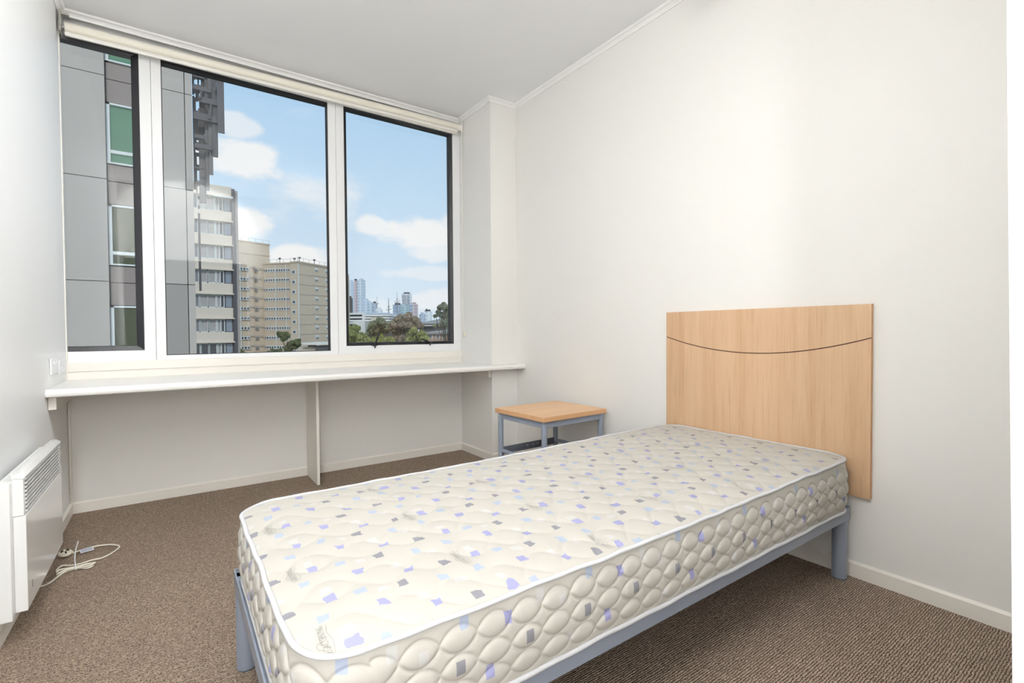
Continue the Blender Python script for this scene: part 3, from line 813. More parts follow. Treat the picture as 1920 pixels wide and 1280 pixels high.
# --- quilted top
TX, TY = .5287, .9618                                   # a printed logo; the print repeats from here
def quilt(x, y):
    P = .1463; Lx = .3243
    ph_ = .30 * np.sin(2 * PI * x / Lx * 1.5 + .6)
    s1 = np.abs(np.sin(PI * (y / P + ph_ + .2))); s2 = np.abs(np.sin(PI * (y / P - ph_ + .2)))
    return np.clip(s1 * s2, 0, 1) ** .32
def edge_dist(x, y):
    dx = np.minimum(x - mx0, mx1 - x); dy = np.minimum(y - my0, my1 - y)
    qx = np.maximum(RC - dx, 0); qy = np.maximum(RC - dy, 0)
    return np.where((dx < RC) & (dy < RC), RC - np.hypot(qx, qy), np.minimum(dx, dy))
def ztop(x, y):
    d = np.maximum(edge_dist(x, y), 0)
    sag = .0035 * np.sin(x * 5.1 + 1) * np.sin(y * 7 + 2)
    return zedge(x) + .015 * (1 - np.exp(-d / .05)) + .0062 * (quilt(x, y) - .6) * np.clip(d / .03, 0, 1) + sag * np.clip(d / .1, 0, 1)
NX, NY = 400, 180
vq = (1 - np.cos(PI * np.linspace(0, 1, NY))) / 2 * .35 + np.linspace(0, 1, NY) * .65
yy = my0 + (my1 - my0) * vq
dyy = np.minimum(yy - my0, my1 - yy)
ins = np.where(dyy < RC, RC - np.sqrt(np.maximum(RC ** 2 - (RC - dyy) ** 2, 0)), 0)
uu = np.linspace(0, 1, NX)
X = (mx0 + ins)[:, None] + (mx1 - mx0 - 2 * ins)[:, None] * uu[None, :]
Y = np.repeat(yy[:, None], NX, 1)
V = np.stack([X, Y, ztop(X, Y)], -1)
I = np.arange(NX * NY).reshape(NY, NX)
F_ = np.stack([I[:-1, :-1], I[:-1, 1:], I[1:, 1:], I[1:, :-1]], -1).reshape(-1, 4)
np_mesh('top_panel', V.reshape(-1, 3), F_, np.stack([X - TX, Y - TY], -1).reshape(-1, 2), 'ticking_top', mt)
# --- piping round top and bottom edges, underside
wob = lambda s_: .0011 * np.sin(s_ * 17) + .001 * np.sin(s_ * 41)
sub = slice(0, None, 8)
MB().tube([(p[0] + n_[0] * (.002 + wob(s_)), p[1] + n_[1] * (.002 + wob(s_)), zedge(p[0]) + .001 + wob(s_ * 1.3) * .6) for p, n_, s_ in zip(OP[sub], ON[sub], OS[sub])], .0057, 10, closed=True, squash=.85).build('piping', 'piping', mt, smooth=80)
MB().tube([(p[0] + n_[0] * .001, p[1] + n_[1] * .001, ZB + .003 + wob(s_)) for p, n_, s_ in zip(OP[sub], ON[sub], OS[sub])], .0062, 8, closed=True).build('piping', 'piping', mt, smooth=80)
MB().prism([tuple(p) for p in OP[::12]], ZB, ZB + .004).build('underside', 'piping', mt)
# --- printed logos lying on the top panel
fc = bpy.data.curves.new('logo', 'FONT'); fc.body = 'LEGACYSPRING'; fc.size = .0175; fc.align_x = 'CENTER'; fc.resolution_u = 2
fo = bpy.data.objects.new('logo', fc); COL.objects.link(fo)
bpy.context.view_layer.update()
dg = bpy.context.evaluated_depsgraph_get()
lm = fo.evaluated_get(dg).to_mesh()
bm = bmesh.new(); bm.from_mesh(lm)
bmesh.ops.triangulate(bm, faces=bm.faces)
lv_ = [tuple(v.co) for v in bm.verts]; lf_ = [tuple(v.index for v in f.verts) for f in bm.faces]
bm.free(); fo.evaluated_get(dg).to_mesh_clear()
bpy.data.objects.remove(fo); bpy.data.curves.remove(fc)
wl = max(p[0] for p in lv_) - min(p[0] for p in lv_); k_ = .074 / wl
lv_ = [(p[0] * k_, p[1]) for p in lv_]
def strip(pts, wd):
    b = len(lv_)
    for i, p in enumerate(pts):
        q = np.array(pts[min(i + 1, len(pts) - 1)]) - np.array(pts[max(i - 1, 0)]); q = q / np.hypot(*q); nn = np.array([-q[1], q[0]]) * wd / 2
        lv_.extend([tuple(np.array(p) + nn), tuple(np.array(p) - nn)])
    for i in range(len(pts) - 1):
        lf_.append((b + 2 * i, b + 2 * i + 1, b + 2 * i + 3)); lf_.append((b + 2 * i, b + 2 * i + 3, b + 2 * i + 2))
strip([(x, -.005 + .002 * math.sin(x * 110)) for x in np.linspace(-.036, .036, 24)], .0010)
strip([(-.010 + .010 * math.cos(a), .012 + .007 * math.sin(a)) for a in np.linspace(-.4, PI + .6, 18)], .0012)
for i in range(-2, 7):
    for j in range(-8, 8):
        cx_, cy_ = TX + i * .3243, TY + (.1463 if i % 2 else 0) + j * .2926
        if my0 + .02 < cy_ < my0 + .056: cy_ = my0 + .056
        if not (mx0 + .045 < cx_ < mx1 - .05 and my0 + .055 < cy_ < my1 - .06): continue
        pts = []
        for a, b in lv_:
            x, y = cx_ - b + .004, cy_ + a                       # reads along the bed's width, letter tops toward the foot
            pts.append((x, y, float(ztop(np.array(x), np.array(y))) + .0009))
        MB().add(pts, lf_).build('printed_logo', 'logo_ink', mt)

# ------------------------------------------------------------------ fill lights added out of view to even out the room
LX, LY = -.200, .70
lp = thing('added_fill_batten', (LX, LY, ZC), 'added fill batten, slim and white, unseen on the ceiling near the doorway', 'fill_light')  # added batten that lifts and softens the room light
MB().box(LX - .085, LX + .085, LY - .50, LY + .50, ZC - .035, ZC - .001).build('housing', 'fill_casing', lp, bevel=.006)
MB().box(LX - .065, LX + .065, LY - .48, LY + .48, ZC - .040, ZC - .034).build('fill_face', 'fill_batten_glow', lp)
def fill_spot(label, pos, target, power, size, blend):  # added spot, out of view, bouncing fill off a wall
    sx, sy, sz = pos
    ls = thing('added_fill_spot', (sx, sy, ZC), label, 'fill_light', 'added fill spots')
    aim = (Vector(target) - Vector(pos)).normalized()
    MB().cyl((sx, sy, ZC - .012), (sx, sy, ZC - .001), .045, 24).cyl((sx, sy, sz + .01), (sx, sy, ZC - .01), .008, 10).build('mount', 'fill_casing', ls, smooth=40)
    mb = MB(); a0 = Vector(pos); fr3 = aim.to_track_quat('Z', 'Y').to_matrix(); vv = []
    for r, z in ((.002, -.06), (.045, -.06), (.050, .05), (.047, .05), (.042, -.05), (.002, -.05)):
        vv += [tuple(a0 + fr3 @ Vector((r * math.cos(2 * PI * j / 24), r * math.sin(2 * PI * j / 24), z))) for j in range(24)]
    mb.add(vv, [(i * 24 + j, i * 24 + (j + 1) % 24, (i + 1) * 24 + (j + 1) % 24, (i + 1) * 24 + j) for i in range(5) for j in range(24)])
    mb.build('can', 'fill_casing', ls, smooth=40)
    sp = bpy.data.lights.new('fill_source', 'SPOT'); sp.energy = power; sp.color = FILL_COLOR[:3]; sp.spot_size = math.radians(size); sp.spot_blend = blend; sp.shadow_soft_size = .03
    spo = bpy.data.objects.new('fill_source', sp); COL.objects.link(spo); spo.parent = ls
    spo.location = Vector((0, 0, sz - ZC)) + aim * .055; spo.rotation_euler = aim.to_track_quat('-Z', 'Y').to_euler()
fill_spot('added fill spot in a white can on the ceiling, turned to the wall above the doorway', (.20, .80, 2.66), (.20, JY, 2.34), FILL_SPOT_POWER, 104, .5)
fill_spot('added fill spot in a white can on the ceiling near the right wall, turned to the left wall', (1.98, 1.30, 2.65), (XL, 2.25, 1.85), FILL_SPOT2_POWER, 76, 1.0)
# tall glowing panel added unseen in the passage to brighten the room from behind
pl_ = thing('added_fill_panel', (-.19, -.55, 0), 'added tall slim fill panel standing unseen in the passage behind the doorway', 'fill_light')
MB().box(-.29, -.09, -.63, -.47, 0, .03).box(-.215, -.165, -.60, -.56, .03, .70).build('base', 'fill_casing', pl_, bevel=.005)
MB().box(-.29, -.09, -.60, -.54, .70, 1.86).build('housing', 'fill_casing', pl_, bevel=.004)
MB().box(-.285, -.095, -.541, -.535, .71, 1.85).build('fill_face', 'fill_panel_glow', pl_)

# ================================================================== outside the window
GZ = -11.0
tag(MB().box(-500, 900, 8, 1500, GZ - 1, GZ).build('ground', 'ground'), kind='structure')

# ---- neighbouring grey block, its face parallel to our window wall
nb = thing('grey_apartment_block', (-2.0, 18.4, GZ), 'pale grey panelled apartment block close by outside the left panes', 'building')
NY_ = 18.4
def nx(px, py=400): return float(at_y(px, py, NY_)[0])
def nz(px, py): return float(at_y(px, py, NY_)[2])
MB().box(-9, .66, NY_ + .22, NY_ + 9, GZ, 14).build('wall_core', 'joint_dark', nb)
jz = [2.535 - 6.0, 2.535 - 3.0, 2.535, 5.51, 8.49, 11.46]      # panel joints
xb0, xb1, xj, xe = nx(202), nx(300), nx(350), nx(364.5)
src = {}
def panel(x0, x1, z0_, z1_, y0_, mt_, yth=.16):
    g = .010
    MB().box(x0 + g, x1 - g, y0_, y0_ + yth, z0_ + g, z1_ - g).build('panel', mt_, nb, bevel=.006)
for k in range(len(jz) - 1):
    a, b = jz[k], jz[k + 1]
    panel(-5.5, xb0 - 2.0, a, b, NY_, 'panel_grey'); panel(xb0 - 2.0, xb0, a, b, NY_, 'panel_grey')
    panel(xb1, xj, a, b, NY_, 'panel_grey' if k > 1 else 'panel_grey_dark'); panel(xj, xe, a, b, NY_, 'panel_grey')
MB().box(-9, -5.5, NY_, NY_ + .2, GZ, 14).box(-5.5, xe, NY_, NY_ + .2, GZ, jz[0]).build('lower_wall', 'panel_grey', nb)
# recessed bay with a tall window on each floor and brown panels between
YB = NY_ + .12
wz = [nz(206, y) for y in (340 + 800 / 3.369,)]
def bz(py): return float(at_y(225, py, YB)[2])
top1, mid1, mid2, bot1 = bz(196), bz(283), bz(289), bz(309)   # one storey's window
st = 2.975
for k in range(-3, 3):
    dz = k * st
    f = MB(); fw = .055
    f.box(xb0, xb1, YB, YB + .10, top1 - fw + dz, top1 + dz).box(xb0, xb1, YB - .02, YB + .10, bot1 + dz, bot1 + .045 + dz)
    f.box(xb0, xb0 + .085, YB, YB + .10, bot1 + dz, top1 + dz).box(xb1 - .085, xb1, YB, YB + .10, bot1 + dz, top1 + dz)
    f.box(xb0 + .05, xb1 - .05, YB + .01, YB + .09, mid2 + dz, mid1 + dz)
    fr_ = f.build('window', 'ext_frame', nb)
    gm = 'glass_green' if k >= 0 else 'glass_olive'
    MB().box(xb0 + .06, xb1 - .06, YB + .06, YB + .07, mid1 - .01 + dz, top1 - .04 + dz).build('pane', gm, fr_)
    MB().box(xb0 + .06, xb1 - .06, YB + .06, YB + .07, bot1 + .03 + dz, mid2 + .01 + dz).build('pane', gm, fr_)
    zz0, zz1 = bot1 + dz, top1 - st + dz                  # gap below this window
    zm = zz0 - .42 * (zz0 - zz1)
    for a, b in ((zm, zz0 - .03), (zz1 + .02, zm - .02)):
        MB().box(xb0 + .01, xb1 - .01, YB + .03, YB + .12, a, b).build('panel', 'panel_brown', nb, bevel=.006)
# dark timber screen on its corner: boards of different lengths stepping away downwards
SY = 18.45
def scr(x, y, Y=SY): q = at_y(340 + x / 4.27, 100 + y / 4.27, Y); return float(q[0]), float(q[2])
def board(x0, x1, y0_, y1_, layer, mt_, th=.05):
    Y = SY + layer
    xa = scr(x0, 560, Y)[0]; xb_ = scr(x1, 560, Y)[0]; za = scr(x0, y0_, Y)[1]; zb_ = scr(x1, y1_, Y)[1]
    MB().box(min(xa, xb_), max(xa, xb_), Y, Y + th, min(za, zb_), max(za, zb_)).build('board', mt_, nb, bevel=.006)
for a in ((292, 346, -420, 642, .0, 'slat_dark'), (247, 290, -420, 832, .12, 'slat_dark'), (216, 249, -420, 972, .22, 'slat_mid'),
          (187, 217, 500, 1097, .30, 'slat_mid'), (136, 190, 760, 1198, .36, 'slat_mid'), (190, 246, 140, 700, .42, 'slat_mid')):
    board(*a)
for a in ((92, 246, 246, 318), (98, 292, 462, 560), (103, 248, 712, 776), (102, 186, 640, 688), (92, 190, 170, 206), (96, 168, 455, 476),
          (105, 180, 905, 930), (108, 180, 1018, 1050), (92, 250, -20, 110), (92, 250, -240, -110), (150, 290, 345, 420)):
    board(*a, .06, 'slat_dark')
# back boards, broken where the sky shows through
for x0, x1, gaps in ((92, 108, ((330, 338),)), (108, 118, ((210, 246), (318, 350), (770, 790))), (118, 136, ((128, 158), (208, 248), (385, 455), (694, 706), (776, 792), (824, 888), (935, 1016), (1060, 1140), (1165, 1212), (1240, 1276))),
                     (136, 146, ((320, 358), (130, 150), (380, 440))), (146, 163, ((212, 252), (322, 356))), (163, 184, ((140, 172), (776, 800))), (184, 204, ((640, 660),)), (204, 224, ((462, 498),)),
                     (224, 247, ((262, 284), (486, 503))), (247, 290, ((225, 290),))):
    z = -420
    ends = {92: 1090, 108: 1110, 118: 1900, 136: 1196, 146: 1196, 163: 1190, 184: 1090, 204: 960, 224: 960, 247: 820}[x0]
    for g0, g1 in list(gaps) + [(ends, None)]:
        if g0 > z: board(x0, x1 + 1, z, g0, .50, 'slat_mid' if (x0 // 4) % 2 else 'slat_dark')
        if g1 is None: break
        z = g1
for x0, x1, y0_, y1_ in ((262, 282, 225, 300), (226, 238, 400, 525), (150, 160, 300, 360)):
    xa, za = scr((x0 + x1) / 2 + 6, y0_); xb_, zb_ = scr((x0 + x1) / 2 - 6, y1_)
    MB().bar((xa, SY + .02, za), (xb_, SY + .02, zb_), .05, .04, (0, 1, 0)).build('board', 'slat_dark', nb)

# ---- pale office block with bands of windows
OY = 68.0
def oz(c): return float(at_y(425, 320 + c / 3.557, OY)[2])
def ox(c): return float(at_y(360 + c / 3.557, 400, OY)[0])
ob_ = thing('office_block', (4.0, OY, GZ), 'cream office block with rows of grey windows behind the dark screen', 'building')
xl, xr_ = -8.0, ox(264)
MB().box(xl, xr_ + .2, OY + .5, OY + 14, GZ, oz(112)).build('wall_core', 'joint_dark', ob_)
MB().box(xr_, ox(286), OY - .15, OY + 14, GZ, oz(118)).build('end_pier', 'pier_dark', ob_)
MB().box(ox(286), ox(286) + .35, OY + .2, OY + 14, GZ, oz(122)).build('side_wall', 'brick_side', ob_)
bands = [(105, 178), (272, 342), (432, 502), (592, 665), (752, 826), (913, 988), (1075, 1146), (1232, 1305), (1393, 1466)]
sp_ = None
for i, (a, b) in enumerate(bands):
    MB().box(xl, xr_, OY, OY + .5, oz(b), oz(a)).box(xl, xr_ + .12, OY - .22, OY + .3, oz(b) - .02, oz(b) + .14).build('spandrel', 'spandrel', ob_, bevel=.02)
MB().box(ox(140), xr_ + .1, OY - .75, OY, oz(190), oz(180)).build('awning', 'ext_frame', ob_)
cols = [(-60, -14, 'curtain'), (-10, 38, 'glass_grey'), (43, 95, 'curtain'), (99, 150, 'curtain'), (156, 205, 'mix'), (211, 260, 'glass_dark')]
for i in range(len(bands) - 1):
    za, zb_ = oz(bands[i + 1][0]) + .01, oz(bands[i][1]) - .03
    for c0_, c1_, k in cols:
        x0, x1 = ox(c0_), ox(c1_)
        fm = 'pier_dark' if k == 'glass_dark' else 'ext_frame'
        yy_ = OY + .18
        f = MB().box(x0 - .06, x0 + .06, yy_, yy_ + .2, za, zb_).box(x1 - .06, x1 + .06, yy_, yy_ + .2, za, zb_).box(x0, x1, yy_, yy_ + .2, zb_ - .08, zb_).box(x0, x1, yy_, yy_ + .2, za, za + .08)
        if k == 'mix': f.box((x0 + x1) / 2 - .05, (x0 + x1) / 2 + .05, yy_, yy_ + .2, za, zb_)
        f = f.build('window', fm, ob_)
        if k == 'mix':
            MB().box(x0, (x0 + x1) / 2, yy_ + .1, yy_ + .13, za, zb_).build('pane', 'curtain', f); MB().box((x0 + x1) / 2, x1, yy_ + .1, yy_ + .13, za, zb_).build('pane', 'glass_dark', f)
        else:
            g = k
            if i == 6: g = 'glass_dark'
            if k == 'glass_dark': g = 'glass_blue'
            MB().box(x0, x1, yy_ + .1, yy_ + .13, za, zb_).build('pane', g, f)

# ---- beige brick residential tower
def c3(x, y, Z): return at_d(360 + x / 3.557, 320 + y / 3.557, Z)
tb_loc = tuple(at_d(530, 700, 145)); tb_loc = (float(tb_loc[0]), float(tb_loc[1]), GZ)
tw = thing('apartment_tower', tb_loc, 'tall beige brick apartment tower with stepped wings and white window strips', 'building')
def xy(x, Z): q = c3(x, 900, Z); return np.array([q[0], q[1]])
def zat(x, y, Z): return float(c3(x, y, Z)[2])
A0, A1 = xy(240, 133.5), xy(482, 141)                     # left block face
AR = xy(523, 143)
B0, B1 = xy(482, 141), xy(660, 139.5)                     # recessed wing
C0, C1 = xy(660, 135.5), xy(711, 134.5)                   # return of the right block
D1 = xy(985, 150)                                         # right block face
back = np.array([30.0, 60.0])
rside = np.array(raydir(360 + 523 / 3.557, 560)[:2]) * 1.0; rside = rside / np.hypot(*rside)
ztop_l = zat(525, 492, 143); ztop_w = zat(655, 612, 139.5); ztop_r = zat(700, 604, 134.5)
def prism_wall(name, pts, zt_, mt_): return MB().prism([tuple(p) for p in pts], GZ, zt_).build(name, mt_, tw)
nrm_ = np.array([A1[1] - A0[1], -(A1[0] - A0[0])]); nrm_ /= np.hypot(*nrm_)
prism_wall('left_wing', [A0, AR, AR + rside * 22, A0 + back * .35], ztop_l, 'brick_beige')
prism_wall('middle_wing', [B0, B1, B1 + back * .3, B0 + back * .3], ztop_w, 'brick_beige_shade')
prism_wall('right_wing', [C0, C1, D1, D1 + back * .25, C0 + back * .25], ztop_r, 'brick_beige')
def wall_item(mb, P, Q, u0, u1, z0_, z1_, proud, depth=.0):
    """box on the wall line P-Q between metres u0, u1 along it"""
    d = (Q - P) / np.hypot(*(Q - P)); nn = np.array([d[1], -d[0]])
    if nn @ (P - CAM[:2]) > 0: nn = -nn
    a = P + d * u0; b = P + d * u1
    return mb.prism([tuple(a + nn * proud), tuple(b + nn * proud), tuple(b - nn * depth), tuple(a - nn * depth)], z0_, z1_)
def ulen(P, Q): return float(np.hypot(*(Q - P)))
def uof(P, Q, px):
    """distance along P-Q where the line is met by the image column px (crop units)"""
    r = raydir(360 + px / 3.557, 620); d = Q - P
    # CAM + r*t = P + d*s
    Amat = np.array([[r[0], -d[0]], [r[1], -d[1]]]); t_, s_ = np.linalg.solve(Amat, P - CAM[:2])
    return float(s_) * ulen(P, Q)
SP = 2.775
def zrow(P, Q, px, py):
    u_ = uof(P, Q, px) / ulen(P, Q); q = P + (Q - P) * u_
    r = raydir(360 + px / 3.557, 320 + py / 3.557); return float(1 + r[2] * (q[1] / r[1]))
zA = zrow(A0, A1, 345, 654); zB = zrow(B0, B1, 580, 664); zC = zrow(C0, C1, 685, 675); zD = zrow(C1, D1, 833, 662)
def strip_win(P, Q, p0_, p1_, z, n_, kind='strip'):
    u0, u1 = uof(P, Q, p0_), uof(P, Q, p1_)
    f = wall_item(MB(), P, Q, u0, u1, z - .46, z + .46, .10, .02).build('window', 'ext_frame', tw)
    wd = (u1 - u0) / n_
    for k in range(n_):
        wall_item(MB(), P, Q, u0 + wd * (k + .18), u0 + wd * (k + .82), z - .27, z + .27, .14, .0).build('pane', 'glass_dark', f)
for k in range(11):
    z = zA - k * SP
    strip_win(A0, A1, 303, 386, z, 4)
    f = wall_item(MB(), A0, A1, uof(A0, A1, 421), uof(A0, A1, 444), z - .42, z + .38, .08, .02).build('window', 'brick_side', tw)
    wall_item(MB(), A0, A1, uof(A0, A1, 424), uof(A0, A1, 441), z - .3, z + .26, .12, 0).build('pane', 'glass_grey', f)
    wall_item(MB(), A0, A1, uof(A0, A1, 386), ulen(A0, A1) - .2, z + .55, z + .72, .10, .02).build('floor_band', 'brick_side', tw)
    z = zB - k * SP
    if k < 10:
        strip_win(B0, B1, 498, 561, z, 4); strip_win(B0, B1, 567, 631, z, 4)
        strip_win(B0, B1, 635, 658, z, 2)
        f = wall_item(MB(), B0, B1, .1, uof(B0, B1, 496), z - .5, z + .35, .08, .02).build('window', 'brick_side', tw)
        wall_item(MB(), B0, B1, .3, uof(B0, B1, 494), z - .35, z + .2, .12, 0).build('pane', 'glass_dark', f)
    z = zC - k * SP
    if k < 9:
        f = wall_item(MB(), C0, C1, uof(C0, C1, 672), uof(C0, C1, 697), z - .55, z + .55, .10, .02).build('window', 'ext_frame', tw)
        wall_item(MB(), C0, C1, uof(C0, C1, 677), uof(C0, C1, 692), z - .33, z + .33, .14, 0).build('pane', 'glass_dark', f)
    z = zD - k * SP
    if k < 10:
        for pa, pb in ((823, 845), (894, 916), (950, 970)):
            f = wall_item(MB(), C1, D1, uof(C1, D1, pa), uof(C1, D1, pb), z - .55, z + .5, .10, .02).build('window', 'ext_frame', tw)
            wall_item(MB(), C1, D1, uof(C1, D1, pa + 2), uof(C1, D1, pb - 2), z - .42, z - .02, .14, 0).build('pane', 'glass_grey', f)
        wall_item(MB(), C1, D1, uof(C1, D1, 806), ulen(C1, D1) - .1, z + .95, z + 1.12, .08, .02).build('floor_band', 'brick_side', tw)
        wall_item(MB(), C1, D1, .3, uof(C1, D1, 804), z + .80, z + .92, .06, .02).build('floor_band', 'brick_side', tw)
# roof bands, downpipes and railings
for P, Q, zt_, rows_ in ((A0, AR, ztop_l, (0.0, 3.2)), (B0, B1, ztop_w, (0.0,)), (C0, C1, ztop_r, (0.0,)), (C1, D1, ztop_r, (0.0,))):
    for dz in rows_: wall_item(MB(), P, Q, -.1, ulen(P, Q) + .1, zt_ - .35 - dz, zt_ + .05 - dz if dz == 0 else zt_ - .1 - dz, .16, .3).build('roof_band', 'brick_beige_shade', tw)
for P, Q, px in ((A0, A1, 327), (B0, B1, 563), (B0, B1, 633), (C1, D1, 714)):
    u_ = uof(P, Q, px); wall_item(MB(), P, Q, u_ - .09, u_ + .09, GZ, (ztop_w if px < 700 else ztop_r) - .6, .22, .0).build('downpipe', 'ext_frame', tw)
rl = MB()
for P, Q, zt_ in ((A0, AR, ztop_l), (B0, B1, ztop_w), (C0, C1, ztop_r), (C1, D1, ztop_r)):
    n_ = int(ulen(P, Q) / 2.2) + 1
    for k in range(n_ + 1):
        u_ = k * ulen(P, Q) / n_; wall_item(rl, P, Q, u_ - .03, u_ + .03, zt_, zt_ + 1.0, .0, .1)
    wall_item(rl, P, Q, 0, ulen(P, Q), zt_ + .97, zt_ + 1.03, .0, .1)
tag(rl.build('roof_railing', 'rail_grey', tw), kind='stuff')
for px, h_ in ((688, 1.6), (722, 1.9), (820, 1.2), (590, 1.3)):
    q = xy(px, 140); zt_ = ztop_r if px > 600 else ztop_w
    MB().cyl((q[0], q[1], zt_), (q[0], q[1], zt_ + h_), .08, 6).box(q[0] - .3, q[0] + .3, q[1] - .2, q[1] + .2, zt_ + h_ - .3, zt_ + h_ + .1).build('roof_vent', 'dark_metal', tw)

# ---- low hall at the foot of the tower
def lowbox(name, px0, px1, pyt, Z, depth, mt_, parent, zb_=GZ):
    a, b = at_d(px0, pyt, Z), at_d(px1, pyt, Z)
    fw = Fv[:2] / np.hypot(*Fv[:2]) * depth
    return MB().prism([tuple(a[:2]), tuple(b[:2]), tuple(b[:2] + fw), tuple(a[:2] + fw)], zb_, float((a[2] + b[2]) / 2)).build(name, mt_, parent)
def tloc(px, Z): q = at_d(px, 640, Z); return (float(q[0]), float(q[1]), GZ)
sh = thing('low_hall', tloc(600, 116), 'low flat-roofed hall with white fascia at the foot of the beige tower', 'building')
lowbox('wall', 563, 640, 650.5, 117, 8, 'brick_beige', sh)
lowbox('wall', 591, 640, 648, 116.4, 8, 'carpark_dark', sh)
zt0 = float(at_d(590, 646, 116)[2]); zt1 = float(at_d(590, 642.2, 116)[2])
lowbox('fascia', 566, 642, 642.2, 115.6, 9, 'fascia_white', sh, zt0)
lowbox('door_recess', 577, 590.5, 647, 116.8, 1, 'dark_metal', sh, zt0 - .5)

# ---- trees: trunk and a crown of leaf cards grouped in puffs
def tree(name, label, blobs, Z, leafmat, n_, size, trunk_px, group=None):
    q0 = at_d(trunk_px, 640, Z); loc = (float(q0[0]), float(q0[1]), GZ)
    t_ = thing(name, loc, label, 'tree', group)
    cs = []; sub_ = []
    for px, py, r in blobs:
        c = at_d(px, py, Z + rng.uniform(-.02, .02) * Z); r = r / FPX * Z; cs.append((np.array(c), r))
        k = 9
        d = rng.normal(size=(k, 3)); d /= np.linalg.norm(d, axis=1)[:, None]
        for q in d: sub_.append((c + q * r * .62 * np.array([1, 1, .9]), r * rng.uniform(.34, .52)))
    C_ = np.array([c for c, _ in sub_]); R_ = np.array([r for _, r in sub_])
    n_ = int(n_ * 3.2); size_ = size * .5
    w_ = rng.choice(len(R_), n_, p=R_ ** 2 / (R_ ** 2).sum())
    d = rng.normal(size=(n_, 3)); d /= np.linalg.norm(d, axis=1)[:, None]
    P = C_[w_] + d * (R_[w_] * (.45 + .6 * rng.random(n_) ** .7))[:, None]
    nn = d + rng.normal(size=(n_, 3)) * .6; nn /= np.linalg.norm(nn, axis=1)[:, None]
    a = np.cross(nn, rng.normal(size=(n_, 3))); a /= np.linalg.norm(a, axis=1)[:, None]; b = np.cross(nn, a)
    s_ = (size_ * rng.uniform(.6, 1.3, n_))[:, None]
    Q = np.stack([P + a * s_, P + b * s_ * .55, P - a * s_, P - b * s_ * .55], 1).reshape(-1, 3) - np.array(loc)
    me = bpy.data.meshes.new('foliage'); F2 = np.arange(n_ * 4, dtype=np.int32)
    me.vertices.add(n_ * 4); me.vertices.foreach_set('co', Q.astype(np.float32).ravel())
    me.loops.add(n_ * 4); me.loops.foreach_set('vertex_index', F2)
    me.polygons.add(n_); me.polygons.foreach_set('loop_start', np.arange(0, n_ * 4, 4, dtype=np.int32))
    me.materials.append(M[leafmat]); me.update(calc_edges=True); me.validate()
    tag(link('foliage', me, t_), kind='stuff')
    tk = MB(); c = cs[0][0]
    tk.tube([(loc[0], loc[1], GZ), (loc[0] + .2, loc[1], GZ + .45 * (c[2] - GZ)), tuple(c)], [.22 * size ** .5, .16 * size ** .5, .06], 8)
    for c, r in cs[1:]: tk.tube([(loc[0] + .2, loc[1], GZ + .5 * (c[2] - GZ)), tuple(c)], [.07, .03], 6)
    tk.build('trunk', 'bark', t_, smooth=60)
    return t_
tree('gum_tree', 'dark green double-crowned tree in front of the beige tower', [(530, 631, 9), (524, 626, 6), (537, 629, 7), (552, 644, 11), (545, 648, 8), (559, 640, 7), (541, 654, 8)], 100, 'leaf_dark', 5200, .42, 541)
tree('gum_tree', 'low dark shrubby tree at the left foot of the beige tower', [(452, 659, 6), (447, 662, 5), (456, 664, 5)], 104, 'leaf_dark', 1200, .36, 451)
tree('gum_tree', 'dark low tree crossing the tower base left of the double-crowned one', [(512, 659, 7), (524, 657, 5), (502, 662, 5), (519, 664, 7)], 96, 'leaf_dark', 1500, .36, 514)
tree('broadleaf_tree', 'bright green bushy tree at the lower left corner of the right pane', [(664, 622, 14), (656, 628, 14), (677, 634, 13), (652, 618, 9), (668, 638, 16), (655, 642, 14), (686, 640, 10)], 62, 'leaf_green', 6500, .26, 664)
tree('broadleaf_tree', 'round dome-shaped olive tree beyond the bright green one', [(712, 607, 13), (702, 613, 12), (722, 610, 11), (694, 620, 10), (712, 620, 14), (728, 617, 8)], 88, 'leaf_olive', 5200, .34, 711)
tree('broadleaf_tree', 'yellow-green low tree below the dome-shaped olive tree', [(712, 636, 11), (700, 640, 10), (726, 637, 11), (734, 641, 8), (718, 642, 10), (703, 646, 8)], 66, 'leaf_green', 4200, .26, 716)
tree('gum_tree', 'broad brown-leaved tree in the middle of the right pane', [(762, 603, 15), (748, 600, 11), (776, 607, 14), (740, 611, 12), (757, 617, 17), (786, 613, 9), (766, 592, 8), (742, 622, 10), (750, 634, 12)], 82, 'leaf_brown', 7500, .34, 757)
tree('broadleaf_tree', 'light green tree right of the brown-leaved tree, before the brick house', [(780, 624, 13), (771, 630, 11), (790, 631, 11), (783, 637, 12), (797, 637, 8), (768, 638, 8)], 64, 'leaf_green', 4200, .26, 782)
tree('gum_tree', 'tall open-crowned gum tree at the right edge of the right pane', [(831, 573, 7), (825, 577, 6), (838, 578, 8), (822, 585, 5), (829, 590, 7), (838, 592, 9), (817, 592, 4), (834, 604, 8), (842, 610, 9), (846, 580, 9)], 60, 'leaf_gum', 3000, .32, 838)
tree('shrub', 'low hedge-like shrub under the tall open-crowned gum tree', [(826, 609, 5), (834, 612, 6), (842, 614, 6), (815, 611, 4)], 92, 'leaf_olive', 1600, .28, 832)

